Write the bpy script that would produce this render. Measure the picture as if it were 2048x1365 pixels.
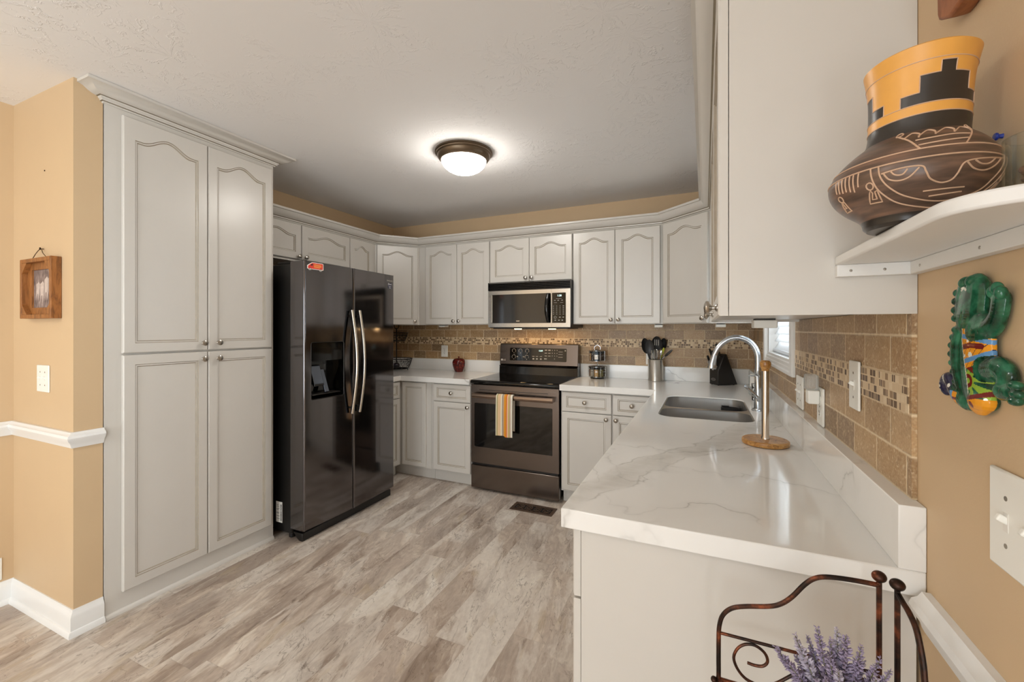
import bpy, bmesh, math, random
from math import sin, cos, pi, radians, sqrt, atan2, floor
from mathutils import Vector, Matrix
from mathutils.geometry import tessellate_polygon

random.seed(7)
for o in list(bpy.data.objects):
    bpy.data.objects.remove(o)
SC = bpy.context.scene
COL = SC.collection

# ------------------------------------------------------------------ camera
cam_d = bpy.data.cameras.new('camera')
cam_d.sensor_width = 36.0
cam_d.lens = 858.0 / 2048.0 * 36.0
cam_d.shift_y = (657.56 - 682.5) / 2048.0
cam_d.clip_start = 0.02
cam = bpy.data.objects.new('camera', cam_d)
COL.objects.link(cam)
cam.location = (0, 0, 1.34)
cam.rotation_euler = (pi / 2, 0, radians(24.165))
SC.camera = cam

# ------------------------------------------------------------------ exposure
SC.view_settings.view_transform = 'Standard'
SC.view_settings.look = 'None'
SC.view_settings.gamma = 1.0
SC.view_settings.use_curve_mapping = False
SC.view_settings.exposure = 0.8

# ------------------------------------------------------------------ sky and daylight
W = bpy.data.worlds.new('world')
SC.world = W
W.use_nodes = True
_bg = W.node_tree.nodes['Background']
_bg.inputs[0].default_value = (0.86, 0.93, 1.0, 1)
_bg.inputs[1].default_value = 1.3


def area_light(name, loc, aim, sx, sy, energy, color):
    d = bpy.data.lights.new(name, 'AREA')
    d.shape = 'RECTANGLE'
    d.size, d.size_y = sx, sy
    d.energy = energy
    d.color = color
    o = bpy.data.objects.new(name, d)
    COL.objects.link(o)
    o.location = loc
    o.rotation_euler = Vector(aim).to_track_quat('-Z', 'Z').to_euler()
    return o


DAY = (0.89, 0.945, 1.0)
area_light('daylight_patio', (-1.35, -4.15, 1.1), (0, 1, 0.6), 2.6, 2.3, 52, DAY)
area_light('added_daylight_dining', (0.78, -1.7, 1.3), (-1, 0.25, 0.6), 2.2, 1.7, 115, DAY)  # added light outside the unseen dining window, brightens the pantry side
area_light('daylight_kitchen', (0.72, 2.58, 1.6), (-1, 0, 0.25), 1.1, 1.1, 30, DAY)


# ------------------------------------------------------------------ geometry helpers
class MB:
    def __init__(s):
        s.v = []
        s.f = []
        s.m = []

    def add(s, vs, fs, mi=0):
        n = len(s.v)
        s.v += [tuple(v) for v in vs]
        s.f += [tuple(i + n for i in f) for f in fs]
        s.m += [mi] * len(fs)
        return s

    def box(s, x0, y0, z0, x1, y1, z1, mi=0):
        x0, x1 = min(x0, x1), max(x0, x1)
        y0, y1 = min(y0, y1), max(y0, y1)
        z0, z1 = min(z0, z1), max(z0, z1)
        v = [(x0, y0, z0), (x1, y0, z0), (x1, y1, z0), (x0, y1, z0), (x0, y0, z1), (x1, y0, z1), (x1, y1, z1), (x0, y1, z1)]
        return s.add(v, [(0, 3, 2, 1), (4, 5, 6, 7), (0, 1, 5, 4), (1, 2, 6, 5), (2, 3, 7, 6), (3, 0, 4, 7)], mi)

    def obox(s, c, size, rot=None, mi=0):
        hx, hy, hz = size[0] / 2, size[1] / 2, size[2] / 2
        t = MB().box(-hx, -hy, -hz, hx, hy, hz)
        R = rot if rot is not None else Matrix.Identity(3)
        return s.add([R @ Vector(v) + Vector(c) for v in t.v], t.f, mi)

    def lathe(s, prof, c=(0, 0, 0), seg=32, mi=0, mat=None, caps=True):
        # prof: (r, z) pairs, about local z
        vs = []
        fs = []
        n = len(prof)
        for k in range(seg):
            a = 2 * pi * k / seg
            for r, z in prof:
                vs.append(Vector((r * cos(a), r * sin(a), z)))
        for k in range(seg):
            k2 = (k + 1) % seg
            for i in range(n - 1):
                fs.append((k * n + i, k2 * n + i, k2 * n + i + 1, k * n + i + 1))
        if caps:
            if prof[0][0] > 1e-6:
                fs.append(tuple(k * n for k in range(seg))[::-1])
            if prof[-1][0] > 1e-6:
                fs.append(tuple(k * n + n - 1 for k in range(seg)))
        if mat is not None:
            vs = [mat @ v for v in vs]
        return s.add([v + Vector(c) for v in vs], fs, mi)

    def tube(s, path, r, seg=8, mi=0, closed=False, caps=True, flat=None):
        P = [Vector(p) for p in path]
        n = len(P)
        rs = r if isinstance(r, (list, tuple)) else [r] * n
        T = []
        for i in range(n):
            if closed:
                t = P[(i + 1) % n] - P[i - 1]
            else:
                t = P[min(i + 1, n - 1)] - P[max(i - 1, 0)]
            T.append(t.normalized() if t.length > 1e-9 else Vector((0, 0, 1)))
        up = Vector((0, 0, 1)) if abs(T[0].z) < 0.9 else Vector((1, 0, 0))
        nrm = (up - T[0] * up.dot(T[0])).normalized()
        vs = []
        for i in range(n):
            nrm = nrm - T[i] * nrm.dot(T[i])
            if nrm.length < 1e-6:
                nrm = T[i].orthogonal()
            nrm.normalize()
            b = T[i].cross(nrm)
            for k in range(seg):
                a = 2 * pi * k / seg
                fl = flat if flat else 1.0
                vs.append(P[i] + (nrm * cos(a) + b * sin(a) * fl) * rs[i])
        fs = []
        m = n if closed else n - 1
        for i in range(m):
            j = (i + 1) % n
            for k in range(seg):
                k2 = (k + 1) % seg
                fs.append((i * seg + k, i * seg + k2, j * seg + k2, j * seg + k))
        if caps and not closed:
            fs.append(tuple(range(seg))[::-1])
            fs.append(tuple((n - 1) * seg + k for k in range(seg)))
        return s.add(vs, fs, mi)

    def ell(s, c, r, seg=20, rings=12, mi=0, rot=None):
        if not isinstance(r, (list, tuple)):
            r = (r, r, r)
        prof = [(sin(pi * i / rings), -cos(pi * i / rings)) for i in range(rings + 1)]
        prof[0] = (0.0, -1)
        prof[-1] = (0.0, 1)
        t = MB().lathe(prof, seg=seg, caps=False)
        R = rot if rot is not None else Matrix.Identity(3)
        return s.add([R @ Vector((v[0] * r[0], v[1] * r[1], v[2] * r[2])) + Vector(c) for v in t.v], t.f, mi)

    def prism(s, poly, a0, a1, mi=0, plane='xy', holes=()):
        # polygon (with holes) extruded along the third axis
        def P(u, w, t):
            return {'xy': (u, w, t), 'xz': (u, t, w), 'yz': (t, u, w)}[plane]
        loops = [list(poly)] + [list(h) for h in holes]
        flat = [p for L in loops for p in L]
        tris = tessellate_polygon([[Vector((p[0], p[1], 0)) for p in L] for L in loops])
        n = len(flat)
        vs = [P(p[0], p[1], a0) for p in flat] + [P(p[0], p[1], a1) for p in flat]
        fs = []
        if not holes:
            fs += [tuple(range(n))[::-1], tuple(range(n, 2 * n))]
        else:
            for t in tris:
                fs += [tuple(t), tuple(i + n for i in t[::-1])]
        b = 0
        for L in loops:
            m = len(L)
            for i in range(m):
                j = (i + 1) % m
                fs.append((b + i, b + j, b + j + n, b + i + n))
            b += m
        return s.add(vs, fs, mi)

    def sweep(s, path, prof, mi=0, caps=True, glaze=()):
        # path: plan polyline (x, y); prof: closed loop of (out, z); out = right-hand side of travel
        n = len(path)
        nr = []
        for i in range(n - 1):
            d = Vector((path[i + 1][0] - path[i][0], path[i + 1][1] - path[i][1])).normalized()
            nr.append(Vector((d.y, -d.x)))
        off = []
        for i in range(n):
            if i == 0:
                off.append(nr[0])
            elif i == n - 1:
                off.append(nr[-1])
            else:
                a, b = nr[i - 1], nr[i]
                off.append((a + b) / (1 + a.dot(b)))
        m = len(prof)
        vs = [(path[i][0] + off[i].x * o, path[i][1] + off[i].y * o, z) for i in range(n) for o, z in prof]
        fs = []
        for i in range(n - 1):
            for k in range(m):
                k2 = (k + 1) % m
                fs.append((i * m + k, (i + 1) * m + k, (i + 1) * m + k2, i * m + k2))
        if caps:
            fs.append(tuple(range(m)))
            fs.append(tuple((n - 1) * m + k for k in range(m))[::-1])
        s.add(vs, fs, mi)
        for i in range(n - 1):
            for k in glaze:
                s.m[len(s.m) - len(fs) + i * m + k] = 1
        return s

    def xf(s, M):
        s.v = [tuple(M @ Vector(v)) for v in s.v]
        return s

    def merge(s, o, mi=None):
        n = len(s.v)
        s.v += o.v
        s.f += [tuple(i + n for i in f) for f in o.f]
        s.m += o.m if mi is None else [mi] * len(o.f)
        return s

    def mesh(s, name, mats, conv=None, angle=32):
        me = bpy.data.meshes.new(name)
        vs = s.v if conv is None else [tuple(conv @ Vector(v)) for v in s.v]
        me.from_pydata(vs, [], s.f)
        for m in (mats if isinstance(mats, (list, tuple)) else [mats]):
            me.materials.append(m)
        me.polygons.foreach_set('material_index', s.m)
        bm = bmesh.new()
        bm.from_mesh(me)
        bmesh.ops.recalc_face_normals(bm, faces=bm.faces)
        bm.to_mesh(me)
        bm.free()
        me.polygons.foreach_set('use_smooth', [True] * len(me.polygons))
        me.update()
        me.set_sharp_from_angle(angle=radians(angle))
        return me

    def build(s, name, mats, parent=None, world=True, bevel=0, loc=None, label=None, angle=32, seg=2):
        conv = None
        if parent is not None:
            if world:
                l, r = FR[parent.name]
                conv = (Matrix.Translation(l) @ Matrix.Rotation(r, 4, 'Z')).inverted()
        elif loc is not None:
            conv = Matrix.Translation(Vector(loc)).inverted()
        me = s.mesh(name, mats, conv, angle)
        o = bpy.data.objects.new(name, me)
        COL.objects.link(o)
        if parent is not None:
            o.parent = parent
            FR[o.name] = FR[parent.name]
        else:
            o.location = loc or (0, 0, 0)
            FR[o.name] = (Vector(loc or (0, 0, 0)), 0.0)
        if bevel:
            b = o.modifiers.new('bevel', 'BEVEL')
            b.width = bevel
            b.segments = seg
            b.limit_method = 'ANGLE'
            b.angle_limit = radians(40)
        if label:
            o['label'] = label
        return o


FR = {}


def thing(name, label, cat, loc, rot=0.0, group=None):
    o = bpy.data.objects.new(name, None)
    o.empty_display_size = 0.05
    COL.objects.link(o)
    o.location = loc
    o.rotation_euler = (0, 0, rot)
    FR[o.name] = (Vector(loc), rot)
    return tag(o, label, cat, group)


def tag(o, label, cat, group=None):
    o['label'] = label
    o['category'] = cat
    if group:
        o['group'] = group
    return o


def structure(o):
    o['kind'] = 'structure'
    return o


def dup(root, loc, rot, label, group=None):
    r = root.copy()
    COL.objects.link(r)
    r.location = loc
    r.rotation_euler = (0, 0, rot)
    r['label'] = label
    if group:
        r['group'] = group
    for ch in list(root.children):
        c = ch.copy()
        COL.objects.link(c)
        c.parent = r
        for g in ch.children:
            d = g.copy()
            COL.objects.link(d)
            d.parent = c
    return r


def arc(cx, cy, r, a0, a1, n):
    return [(cx + r * cos(radians(a0 + (a1 - a0) * i / n)), cy + r * sin(radians(a0 + (a1 - a0) * i / n))) for i in range(n + 1)]


def rrect(x0, y0, x1, y1, r, n=6):
    return arc(x1 - r, y0 + r, r, -90, 0, n) + arc(x1 - r, y1 - r, r, 0, 90, n) + arc(x0 + r, y1 - r, r, 90, 180, n) + arc(x0 + r, y0 + r, r, 180, 270, n)


def smooth_path(pts, n=6, closed=False):
    P = [Vector(p) for p in pts]
    m = len(P)
    out = []
    rng = range(m) if closed else range(m - 1)
    for i in rng:
        if closed:
            p0, p1, p2, p3 = P[i - 1], P[i], P[(i + 1) % m], P[(i + 2) % m]
        else:
            p0, p1, p2, p3 = P[max(i - 1, 0)], P[i], P[i + 1], P[min(i + 2, m - 1)]
        for k in range(n):
            t = k / n
            out.append(0.5 * ((2 * p1) + (p2 - p0) * t + (2 * p0 - 5 * p1 + 4 * p2 - p3) * t * t + (3 * p1 - p0 - 3 * p2 + p3) * t ** 3))
    if not closed:
        out.append(P[-1])
    return out


def text_mb(txt, size, M, depth=0.0004, mi=0):
    c = bpy.data.curves.new('txt', 'FONT')
    c.body = txt
    c.size = size
    c.align_x = 'CENTER'
    c.align_y = 'CENTER'
    c.extrude = depth
    c.resolution_u = 2
    o = bpy.data.objects.new('txt', c)
    COL.objects.link(o)
    bpy.context.view_layer.update()
    me = bpy.data.meshes.new_from_object(o.evaluated_get(bpy.context.evaluated_depsgraph_get()))
    b = MB()
    b.add([M @ v.co for v in me.vertices], [tuple(p.vertices) for p in me.polygons], mi)
    bpy.data.objects.remove(o)
    bpy.data.meshes.remove(me)
    bpy.data.curves.remove(c)
    return b


# ------------------------------------------------------------------ materials
def lin(c):
    c = c / 255.0
    return c / 12.92 if c <= 0.04045 else ((c + 0.055) / 1.055) ** 2.4


def rgb(r, g, b):
    return (lin(r), lin(g), lin(b), 1.0)


class NT:
    def __init__(s, name):
        s.mat = bpy.data.materials.new(name)
        s.mat.use_nodes = True
        s.t = s.mat.node_tree
        s.p = s.t.nodes['Principled BSDF']
        s.out = s.t.nodes['Material Output']
        s._pos = None

    def link(s, a, b):
        s.t.links.new(a, b)

    def node(s, typ, ins=None, **props):
        n = s.t.nodes.new(typ)
        for k, v in props.items():
            setattr(n, k, v)
        for k, v in (ins or {}).items():
            s.put(n.inputs[k], v)
        return n

    def put(s, sock, v):
        if isinstance(v, bpy.types.NodeSocket):
            s.link(v, sock)
        else:
            sock.default_value = v

    def M(s, op, a, b=0.0, c=0.0):
        n = s.t.nodes.new('ShaderNodeMath')
        n.operation = op
        for i, v in enumerate((a, b, c)):
            s.put(n.inputs[i], v)
        return n.outputs[0]

    def pos(s):
        if s._pos is None:
            g = s.t.nodes.new('ShaderNodeNewGeometry')
            x = s.t.nodes.new('ShaderNodeSeparateXYZ')
            s.link(g.outputs['Position'], x.inputs[0])
            s._pos = (x.outputs[0], x.outputs[1], x.outputs[2], g.outputs['Position'])
        return s._pos

    def local(s):
        g = s.t.nodes.new('ShaderNodeTexCoord')
        x = s.t.nodes.new('ShaderNodeSeparateXYZ')
        s.link(g.outputs['Object'], x.inputs[0])
        return (x.outputs[0], x.outputs[1], x.outputs[2], g.outputs['Object'])

    def xyz(s, x, y, z=0.0):
        n = s.t.nodes.new('ShaderNodeCombineXYZ')
        for i, v in enumerate((x, y, z)):
            s.put(n.inputs[i], v)
        return n.outputs[0]

    def noise(s, vec, scale, detail=3.0, rough=0.5, dist=0.0):
        n = s.node('ShaderNodeTexNoise', {'Vector': vec, 'Scale': scale, 'Detail': detail, 'Roughness': rough, 'Distortion': dist})
        return n.outputs[0]

    def white(s, vec):
        n = s.node('ShaderNodeTexWhiteNoise', {'Vector': vec})
        return n.outputs['Value'], n.outputs['Color']

    def ramp(s, fac, stops, interp='LINEAR'):
        n = s.t.nodes.new('ShaderNodeValToRGB')
        n.color_ramp.interpolation = interp
        e = n.color_ramp.elements
        while len(e) < len(stops):
            e.new(0.5)
        for i, (p, c) in enumerate(stops):
            e[i].position = p
            e[i].color = c if len(c) == 4 else rgb(*c)
        s.put(n.inputs[0], fac)
        return n.outputs[0]

    def mix(s, fac, a, b, blend='MIX'):
        n = s.t.nodes.new('ShaderNodeMix')
        n.data_type = 'RGBA'
        n.blend_type = blend
        s.put(n.inputs[0], fac)
        for k, v in ((6, a), (7, b)):
            if isinstance(v, tuple) and len(v) == 3:
                v = rgb(*v)
            s.put(n.inputs[k], v)
        return n.outputs[2]

    def bump(s, h, strength=0.3, dist=0.01):
        n = s.node('ShaderNodeBump', {'Height': h, 'Strength': strength, 'Distance': dist})
        s.link(n.outputs[0], s.p.inputs['Normal'])

    def set(s, **k):
        names = {'color': 'Base Color', 'rough': 'Roughness', 'metal': 'Metallic', 'spec': 'Specular IOR Level', 'coat': 'Coat Weight', 'coat_rough': 'Coat Roughness', 'emit': 'Emission Color', 'estr': 'Emission Strength', 'trans': 'Transmission Weight', 'ior': 'IOR', 'aniso': 'Anisotropic'}
        for a, v in k.items():
            if a in ('color', 'emit') and isinstance(v, tuple) and len(v) == 3:
                v = rgb(*v)
            s.put(s.p.inputs[names[a]], v)
        return s


def simple(name, color, rough=0.5, metal=0.0, var=0.04, scale=6.0, bump=0.0, bscale=120.0, **k):
    n = NT(name)
    if var:
        f = n.noise(n.pos()[3], scale, 3)
        lo = tuple(max(0, int(c * (1 - var))) for c in color)
        hi = tuple(min(255, int(c * (1 + var))) for c in color)
        n.set(color=n.mix(f, lo, hi))
    else:
        n.set(color=color)
    n.set(rough=rough, metal=metal, **k)
    if bump:
        n.bump(n.noise(n.pos()[3], bscale, 4), bump, 0.002)
    return n.mat


PAINT = simple('cabinet_paint', (209, 204, 196), 0.30, var=0.012)
GLAZE = simple('antique_glaze', (160, 149, 132), 0.5, var=0.1, scale=30)
WALL = simple('tan_wall_paint', (206, 178, 141), 0.55, var=0.012, bump=0.08, bscale=260)
WHITE = simple('white_trim_paint', (236, 235, 232), 0.35, var=0.01)
SHELFW = simple('white_shelf_paint', (228, 226, 222), 0.45, var=0.01)
PLATE = simple('white_plastic', (238, 236, 228), 0.35, var=0)
PLATED = simple('dark_slot', (40, 36, 30), 0.6, var=0)
NICKEL = simple('brushed_nickel', (176, 170, 160), 0.27, 1.0, var=0.05, scale=60)
CHROME = simple('bright_steel', (205, 208, 210), 0.16, 1.0, var=0)
BLACKP = simple('black_plastic', (20, 19, 18), 0.35, var=0)
BLACKM = simple('black_rubber', (17, 17, 18), 0.6, var=0)
BGLASS = simple('black_glass', (9, 8, 7), 0.05, var=0, spec=0.6)
SLATE = simple('dark_grey_metal', (52, 48, 45), 0.4, 0.6, var=0.03)
GREYLED = simple('printed_grey', (165, 160, 150), 0.5, var=0)
INK = simple('printed_black', (25, 24, 24), 0.6, var=0)
LABELW = simple('paper_white', (232, 228, 220), 0.6, var=0)
RED = simple('magnet_red', (214, 52, 38), 0.35, var=0.03)


def m_steel(name, col, rough, horiz=True, metal=1.0):
    n = NT(name)
    x, y, z, v = n.pos()
    k = n.xyz(n.M('MULTIPLY', x, 3.0), n.M('MULTIPLY', y, 3.0), n.M('MULTIPLY', z, 150.0)) if horiz else n.xyz(n.M('MULTIPLY', x, 260.0), n.M('MULTIPLY', y, 260.0), n.M('MULTIPLY', z, 3.0))
    f = n.noise(k, 1.0, 2)
    n.set(color=n.mix(f, tuple(int(c * 0.975) for c in col), col), metal=metal)
    n.set(rough=n.M('ADD', n.M('MULTIPLY', f, 0.05), rough - 0.025))
    return n.mat


STEEL = m_steel('brushed_steel', (203, 199, 192), 0.22)
SINKST = simple('sink_steel', (214, 212, 209), 0.24, 0.93, var=0)
CROCKST = m_steel('crock_steel', (205, 202, 196), 0.24, False)
BSTEEL = m_steel('black_stainless', (116, 106, 99), 0.26)
FRIDGE = m_steel('fridge_black_stainless', (114, 111, 112), 0.11)
FRSIDE = simple('fridge_side_black', (14, 13, 12), 0.32, var=0)
HANDLE = m_steel('handle_steel', (214, 206, 192), 0.2, False)


def m_ceiling():
    # stomp-brush plaster: short raised ridges fanning out in clumps
    n = NT('stomped_ceiling_texture')
    x, y, z, v = n.pos()
    vo = n.node('ShaderNodeTexVoronoi', {'Vector': v, 'Scale': 2.6, 'Randomness': 1.0}, feature='F1')
    px = n.node('ShaderNodeSeparateXYZ', {0: vo.outputs['Position']})
    dx, dy = n.M('SUBTRACT', x, px.outputs[0]), n.M('SUBTRACT', y, px.outputs[1])
    ang = n.M('ARCTAN2', dy, dx)
    rad = vo.outputs['Distance']
    rnd = n.node('ShaderNodeSeparateXYZ', {0: vo.outputs['Color']})
    wob = n.M('SUBTRACT', n.noise(v, 16.0, 3), 0.5)
    k = n.xyz(n.M('ADD', n.M('MULTIPLY', ang, 4.6), n.M('MULTIPLY', wob, 5.0)), n.M('ADD', n.M('MULTIPLY', rad, 3.2), n.M('MULTIPLY', wob, 1.5)), n.M('MULTIPLY', rnd.outputs[0], 20.0))
    st = n.ramp(n.noise(k, 1.5, 3, 0.55), [(0.55, (0, 0, 0)), (0.63, (255, 255, 255)), (0.70, (150, 150, 150))])
    fade = n.ramp(rad, [(0.02, (40, 40, 40)), (0.16, (255, 255, 255)), (0.62, (255, 255, 255)), (0.9, (60, 60, 60))])
    h = n.mix(1.0, st, fade, 'MULTIPLY')
    patch = n.ramp(n.noise(v, 2.6, 2), [(0.42, (25, 25, 25)), (0.62, (255, 255, 255))])
    h = n.mix(1.0, h, patch, 'MULTIPLY')
    n.set(color=(240, 238, 236), rough=0.9, spec=0.1)
    n.bump(h, 0.34, 0.012)
    return n.mat


def m_floor():
    n = NT('vinyl_plank_floor')
    x, y, z, v = n.pos()
    PW = 0.152
    u = n.M('DIVIDE', n.M('ADD', x, 1.224), PW)
    cell = n.M('FLOOR', u)
    r0, _ = n.white(n.xyz(cell, 3.7))
    w = n.M('ADD', n.M('DIVIDE', y, 1.22), n.M('MULTIPLY', r0, 7.0))
    row = n.M('FLOOR', w)
    r1, rc = n.white(n.xyz(cell, row, 1.3))
    ru = n.node('ShaderNodeSeparateXYZ', {0: rc})
    fx, fy = n.M('FRACT', u), n.M('FRACT', w)
    ex = n.M('MINIMUM', fx, n.M('SUBTRACT', 1.0, fx))
    ey = n.M('MINIMUM', fy, n.M('SUBTRACT', 1.0, fy))
    gx = n.M('LESS_THAN', ex, 0.008)
    gy = n.M('LESS_THAN', ey, 0.0012)
    gap = n.M('MAXIMUM', gx, gy)
    ox, oy = n.M('MULTIPLY', ru.outputs[0], 40.0), n.M('MULTIPLY', ru.outputs[1], 40.0)
    # slanting, stretched stone-like figure with an offset for every plank
    sk = n.M('ADD', x, n.M('MULTIPLY', y, 0.18))
    c1 = n.xyz(n.M('ADD', n.M('MULTIPLY', sk, 7.0), ox), n.M('ADD', n.M('MULTIPLY', y, 2.4), oy), n.M('MULTIPLY', r1, 9.0))
    wob = n.node('ShaderNodeTexNoise', {'Vector': c1, 'Scale': 0.75, 'Detail': 4.0, 'Roughness': 0.55})
    c1b = n.node('ShaderNodeVectorMath', {0: c1, 1: wob.outputs[1]}, operation='ADD')
    big = n.noise(c1b.outputs[0], 0.8, 5, 0.58, 0.9)
    c2 = n.xyz(n.M('ADD', n.M('MULTIPLY', sk, 26.0), oy), n.M('ADD', n.M('MULTIPLY', y, 3.2), ox), r1)
    c2b = n.node('ShaderNodeVectorMath', {0: c2, 1: wob.outputs[1]}, operation='ADD')
    streak = n.noise(c2b.outputs[0], 1.0, 5, 0.6, 1.4)
    fine = n.noise(n.xyz(n.M('ADD', n.M('MULTIPLY', x, 60.0), ox), n.M('MULTIPLY', y, 30.0)), 1.0, 5, 0.65)
    base = n.ramp(big, [(0.30, (148, 133, 122)), (0.41, (184, 171, 160)), (0.48, (206, 196, 186)), (0.53, (196, 184, 174)), (0.60, (218, 209, 198)), (0.70, (236, 231, 224))])
    tone = n.ramp(r1, [(0.0, (236, 228, 220)), (0.35, (255, 251, 246)), (0.7, (244, 239, 234)), (1.0, (255, 255, 253))])
    base = n.mix(1.0, base, tone, 'MULTIPLY')
    # pale cloudy patches with crisp, broken edges
    cl = n.noise(c1b.outputs[0], 0.55, 6, 0.62, 0.4)
    pale = n.ramp(cl, [(0.51, (0, 0, 0)), (0.545, (200, 200, 200)), (0.66, (255, 255, 255))])
    base = n.mix(n.M('MULTIPLY', pale, 0.66), base, (236, 230, 221))
    dark = n.ramp(cl, [(0.36, (255, 255, 255)), (0.43, (160, 160, 160)), (0.445, (0, 0, 0))])
    base = n.mix(n.M('MULTIPLY', dark, 0.5), base, (152, 138, 128))
    dk = n.ramp(streak, [(0.60, (0, 0, 0)), (0.68, (255, 255, 255))])
    dk = n.M('MULTIPLY', dk, n.ramp(big, [(0.40, (255, 255, 255)), (0.60, (0, 0, 0))]))
    base = n.mix(n.M('MULTIPLY', dk, 0.66), base, (116, 101, 91))
    lt = n.ramp(streak, [(0.32, (255, 255, 255)), (0.39, (0, 0, 0))])
    base = n.mix(n.M('MULTIPLY', lt, 0.45), base, (222, 214, 200))
    # hairline pale scratches and dark cracks
    ck = n.noise(c1b.outputs[0], 2.6, 3, 0.55, 1.5)
    ckm = n.ramp(n.M('ABSOLUTE', n.M('SUBTRACT', ck, 0.5)), [(0.0, (255, 255, 255)), (0.012, (0, 0, 0))])
    cks = n.ramp(n.noise(v, 3.1, 2), [(0.48, (0, 0, 0)), (0.6, (255, 255, 255))])
    base = n.mix(n.M('MULTIPLY', n.M('MULTIPLY', ckm, cks), 0.55), base, (232, 224, 210))
    ck2 = n.noise(c1b.outputs[0], 1.5, 4, 0.6, 1.0)
    ckm2 = n.ramp(n.M('ABSOLUTE', n.M('SUBTRACT', ck2, 0.47)), [(0.0, (255, 255, 255)), (0.010, (0, 0, 0))])
    cks2 = n.ramp(n.noise(v, 2.3, 2), [(0.52, (255, 255, 255)), (0.60, (0, 0, 0))])
    base = n.mix(n.M('MULTIPLY', n.M('MULTIPLY', ckm2, cks2), 0.55), base, (104, 88, 74))
    och = n.ramp(n.noise(c1b.outputs[0], 1.7, 2), [(0.62, (0, 0, 0)), (0.70, (255, 255, 255))])
    base = n.mix(n.M('MULTIPLY', och, 0.35), base, (190, 170, 136))
    base = n.mix(n.ramp(fine, [(0.35, (150, 150, 150)), (0.65, (0, 0, 0))]), base, n.mix(0.5, base, (120, 104, 92)))
    base = n.mix(n.M('MULTIPLY', gap, 0.16), base, (110, 98, 86))
    n.set(color=base, rough=0.42, spec=0.35)
    n.bump(n.M('SUBTRACT', n.M('MULTIPLY', fine, 0.4), gap), 0.12, 0.002)
    return n.mat


def m_quartz():
    n = NT('white_marbled_quartz')
    x, y, z, v = n.pos()
    nn = n.node('ShaderNodeTexNoise', {'Vector': v, 'Scale': 3.0, 'Detail': 5.0, 'Roughness': 0.55})
    sep = n.node('ShaderNodeSeparateXYZ', {0: nn.outputs[1]})
    nx = n.M('SUBTRACT', sep.outputs[0], 0.5)
    ny = n.M('SUBTRACT', sep.outputs[1], 0.5)
    # one broad grey vein crossing the peninsula on a slant
    d = n.M('SUBTRACT', n.M('ADD', x, 0.30), n.M('MULTIPLY', n.M('SUBTRACT', y, 1.06), 0.47))
    d = n.M('ADD', d, n.M('MULTIPLY', nx, 0.26))
    band = n.ramp(n.M('ABSOLUTE', d), [(0.0, (255, 255, 255)), (0.045, (210, 210, 210)), (0.075, (0, 0, 0))])
    edge = n.ramp(n.M('ABSOLUTE', n.M('SUBTRACT', n.M('ABSOLUTE', d), 0.058)), [(0.0, (255, 255, 255)), (0.006, (0, 0, 0))])
    brk = n.ramp(n.noise(v, 9.0, 3), [(0.4, (0, 0, 0)), (0.62, (255, 255, 255))])
    # thin veins wandering over every slab
    w1 = n.noise(n.xyz(n.M('ADD', x, n.M('MULTIPLY', nx, 0.35)), n.M('ADD', n.M('MULTIPLY', y, 0.8), n.M('MULTIPLY', ny, 0.35)), n.M('MULTIPLY', z, 0.9)), 2.3, 3, 0.5)
    thin = n.ramp(n.M('ABSOLUTE', n.M('SUBTRACT', w1, 0.5)), [(0.0, (255, 255, 255)), (0.0042, (130, 130, 130)), (0.011, (0, 0, 0))])
    sel = n.ramp(n.noise(v, 1.9, 2), [(0.5, (0, 0, 0)), (0.62, (255, 255, 255))])
    thin = n.M('MULTIPLY', thin, sel)
    wide = n.ramp(n.M('ABSOLUTE', n.M('SUBTRACT', w1, 0.5)), [(0.0, (255, 255, 255)), (0.05, (0, 0, 0))])
    wide = n.M('MULTIPLY', wide, sel)
    col = n.mix(n.noise(v, 2.5, 2), (233, 230, 224), (238, 237, 234))
    fl = n.noise(n.xyz(n.M('MULTIPLY', x, 14.0), n.M('MULTIPLY', y, 30.0), n.M('MULTIPLY', z, 14.0)), 1.0, 4, 0.6)
    col = n.mix(n.M('MULTIPLY', band, n.M('MULTIPLY', fl, 0.75)), col, (178, 172, 160))
    col = n.mix(n.M('MULTIPLY', n.M('MULTIPLY', edge, brk), 0.5), col, (142, 136, 126))
    col = n.mix(n.M('MULTIPLY', wide, 0.16), col, (176, 172, 164))
    col = n.mix(n.M('MULTIPLY', thin, 0.55), col, (132, 128, 122))
    n.set(color=col, rough=0.08, spec=0.5)
    return n.mat


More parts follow.
